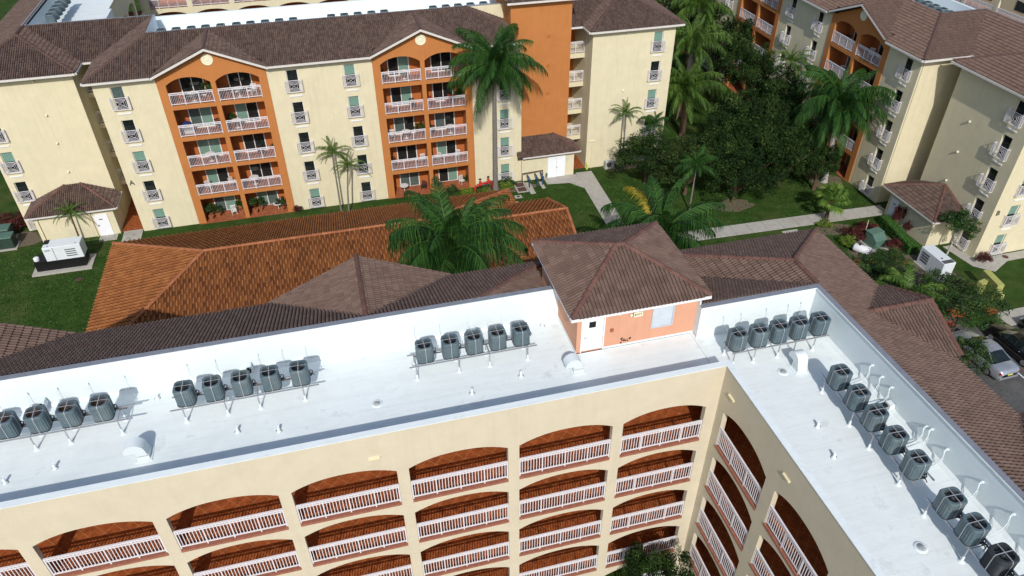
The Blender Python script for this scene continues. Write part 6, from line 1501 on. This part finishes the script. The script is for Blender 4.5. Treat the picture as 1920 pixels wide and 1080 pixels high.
# ------------------------------------------------------------------ parked cars
def car(x, y, rz, body_m, label, sedan=True):
    t = thing('parked_car', (x, y, .01), label, 'car', 'cars parked at the right', rz); W = WM[t.name]
    hw = .90
    # side profile (y forward, z), station by station: (y, z_sill, z_belt, half width, z_roof, roof half width)
    ST = [(-2.38, .42, .70, .62), (-2.34, .28, .92, .78), (-2.15, .22, .99, .86), (-1.55, .20, 1.02, .90), (-.6, .18, .98, .91), (.6, .18, .95, .91), (1.15, .20, .93, .90), (1.8, .22, .84, .87), (2.2, .26, .74, .80), (2.36, .34, .60, .66)]
    mb = MB(); rings = []
    for yy, zs, zb, w in ST:
        pr = [(-w * .96, zs), (-w, zs + .12), (-w, (zs + zb) * .5 + .05), (-w * .97, zb - .06), (-w * .86, zb), (0, zb + .035), (w * .86, zb), (w * .97, zb - .06), (w, (zs + zb) * .5 + .05), (w, zs + .12), (w * .96, zs)]
        rings.append([mb.p((a_, yy, b_)) for a_, b_ in pr])
    k = len(rings[0])
    for A, B in zip(rings, rings[1:]):
        for i in range(k): j = (i + 1) % k; mb.f.append([A[i], A[j], B[j], B[i]]); mb.mi.append(0)
    mb.f.append(rings[0]); mb.mi.append(0); mb.f.append(rings[-1][::-1]); mb.mi.append(0)
    me = mb.mesh('body', body_m, smooth=True); inst(me, 'body', t, W)
    def strip(nm, pts0, pts1, m_):
        mb = MB()
        for (a0, a1), (b0, b1) in zip(zip(pts0, pts0[1:]), zip(pts1, pts1[1:])): mb.face([a0, a1, b1, b0])
        return inst(mb.mesh(nm, m_, smooth=True), nm, t, W)
    rf = [(-1.55, 1.02, .80), (-.78, 1.41, .60), (-.2, 1.46, .62), (.35, 1.40, .60), (1.18, .945, .80)]
    seg = {0: ('rear_window', 'glass_dark'), 1: ('roof', body_m), 2: ('roof', body_m), 3: ('windscreen', 'glass_dark')}
    for i, ((y0, z0_, w0), (y1, z1_, w1)) in enumerate(zip(rf, rf[1:])):
        nm, m_ = seg[i]; ins = .06 if 'w' in nm[0] or i in (0, 3) else 0
        strip(nm, [(-w0 + ins, y0, z0_), (0, y0, z0_ + .035), (w0 - ins, y0, z0_)], [(-w1 + ins, y1, z1_), (0, y1, z1_ + .035), (w1 - ins, y1, z1_)], m_)
        if ins:
            for s_ in (-1, 1): strip('pillar', [(s_ * (w0 - ins), y0, z0_), (s_ * w0, y0, z0_ - .004)], [(s_ * (w1 - ins), y1, z1_), (s_ * w1, y1, z1_ - .004)], body_m)
    for s_ in (-1, 1):
        lo = [(s_ * .84, -1.5, 1.0), (s_ * .86, -.8, .985), (s_ * .86, -.2, .97), (s_ * .86, .4, .96), (s_ * .84, 1.14, .935)]
        hi = [(s_ * .79, -1.53, 1.02), (s_ * .60, -.78, 1.40), (s_ * .62, -.2, 1.45), (s_ * .60, .35, 1.39), (s_ * .79, 1.16, .945)]
        strip('side_window', lo, hi, 'glass_dark')
        mb = MB(); mb.tube((s_ * .865, -.28, .97), (s_ * .625, -.24, 1.45), .03, n=5); mb.tube((s_ * .60, -.78, 1.41), (s_ * .62, -.2, 1.46), .022, n=5); mb.tube((s_ * .62, -.2, 1.46), (s_ * .60, .35, 1.40), .022, n=5); inst(mb.mesh('pillar', body_m), 'pillar', t, W)
        mb = MB(); mb.box(s_ * .98 - .09, .78, .92, s_ * .98 + .09, .93, 1.06, tp=.02); inst(mb.mesh('mirror', body_m), 'mirror', t, W)
        mb = MB(); mb.box(s_ * .66 - .17, -2.36, .72, s_ * .66 + .17, -2.20, .88, tp=.03); inst(mb.mesh('tail_light', 'tail_red'), 'tail_light', t, W)
        mb = MB(); mb.box(s_ * .62 - .16, 2.12, .58, s_ * .62 + .16, 2.30, .72, tp=.02); inst(mb.mesh('headlight', 'strap'), 'headlight', t, W)
        for yy in (-1.42, 1.42):
            Ww = W @ Matrix.Translation((s_ * .80, yy, .32)) @ Matrix.Rotation(R_(90), 4, 'Y')
            wh_ = bpy.data.objects.new('wheel', None); link(wh_, t, Ww)
            mb = MB(); mb.lathe([(.20, -.11), (.31, -.11), (.33, -.07), (.33, .07), (.31, .11), (.20, .11)], 20); inst(mb.mesh('tyre', 'tyre', smooth=False), 'tyre', wh_, Ww)
            mb = MB(); mb.lathe([(.21, -.115), (.18, -.09), (.05, -.12), (.05, .12), (.18, .09), (.21, .115)], 12); inst(mb.mesh('rim', 'rim'), 'rim', wh_, Ww)
    mb = MB(); mb.box(-.2, -2.41, .60, .2, -2.385, .72); inst(mb.mesh('licence_plate', 'plate'), 'licence_plate', t, W)
    mb = MB(); mb.box(-.78, -2.42, .30, .78, -2.30, .48, tp=.02); inst(mb.mesh('bumper', body_m), 'bumper', t, W)
    return t
car(41.55, 28.85, R_(2), 'car_silver', 'silver sedan parked under the bushes, rear towards the camera')
car(44.6, 28.9, R_(2), 'car_black', 'black car parked right of the silver sedan')
car(47.7, 28.9, R_(2), 'car_black', 'second black car at the right edge of the picture')
mb = MB()
for x in (39.9, 43.05, 46.15, 49.3): mb.box(x - .05, 26.4, .008, x + .05, 31.1, .013)
for i, x in enumerate((39.9, 43.05, 46.15, 49.3)):
    mb = MB(); mb.face([(x - .05, 26.4, .013), (x + .05, 26.4, .013), (x + .05, 31.1, .013), (x - .05, 31.1, .013)]); mb.build('parking_line', 'white_paint', kind='structure')
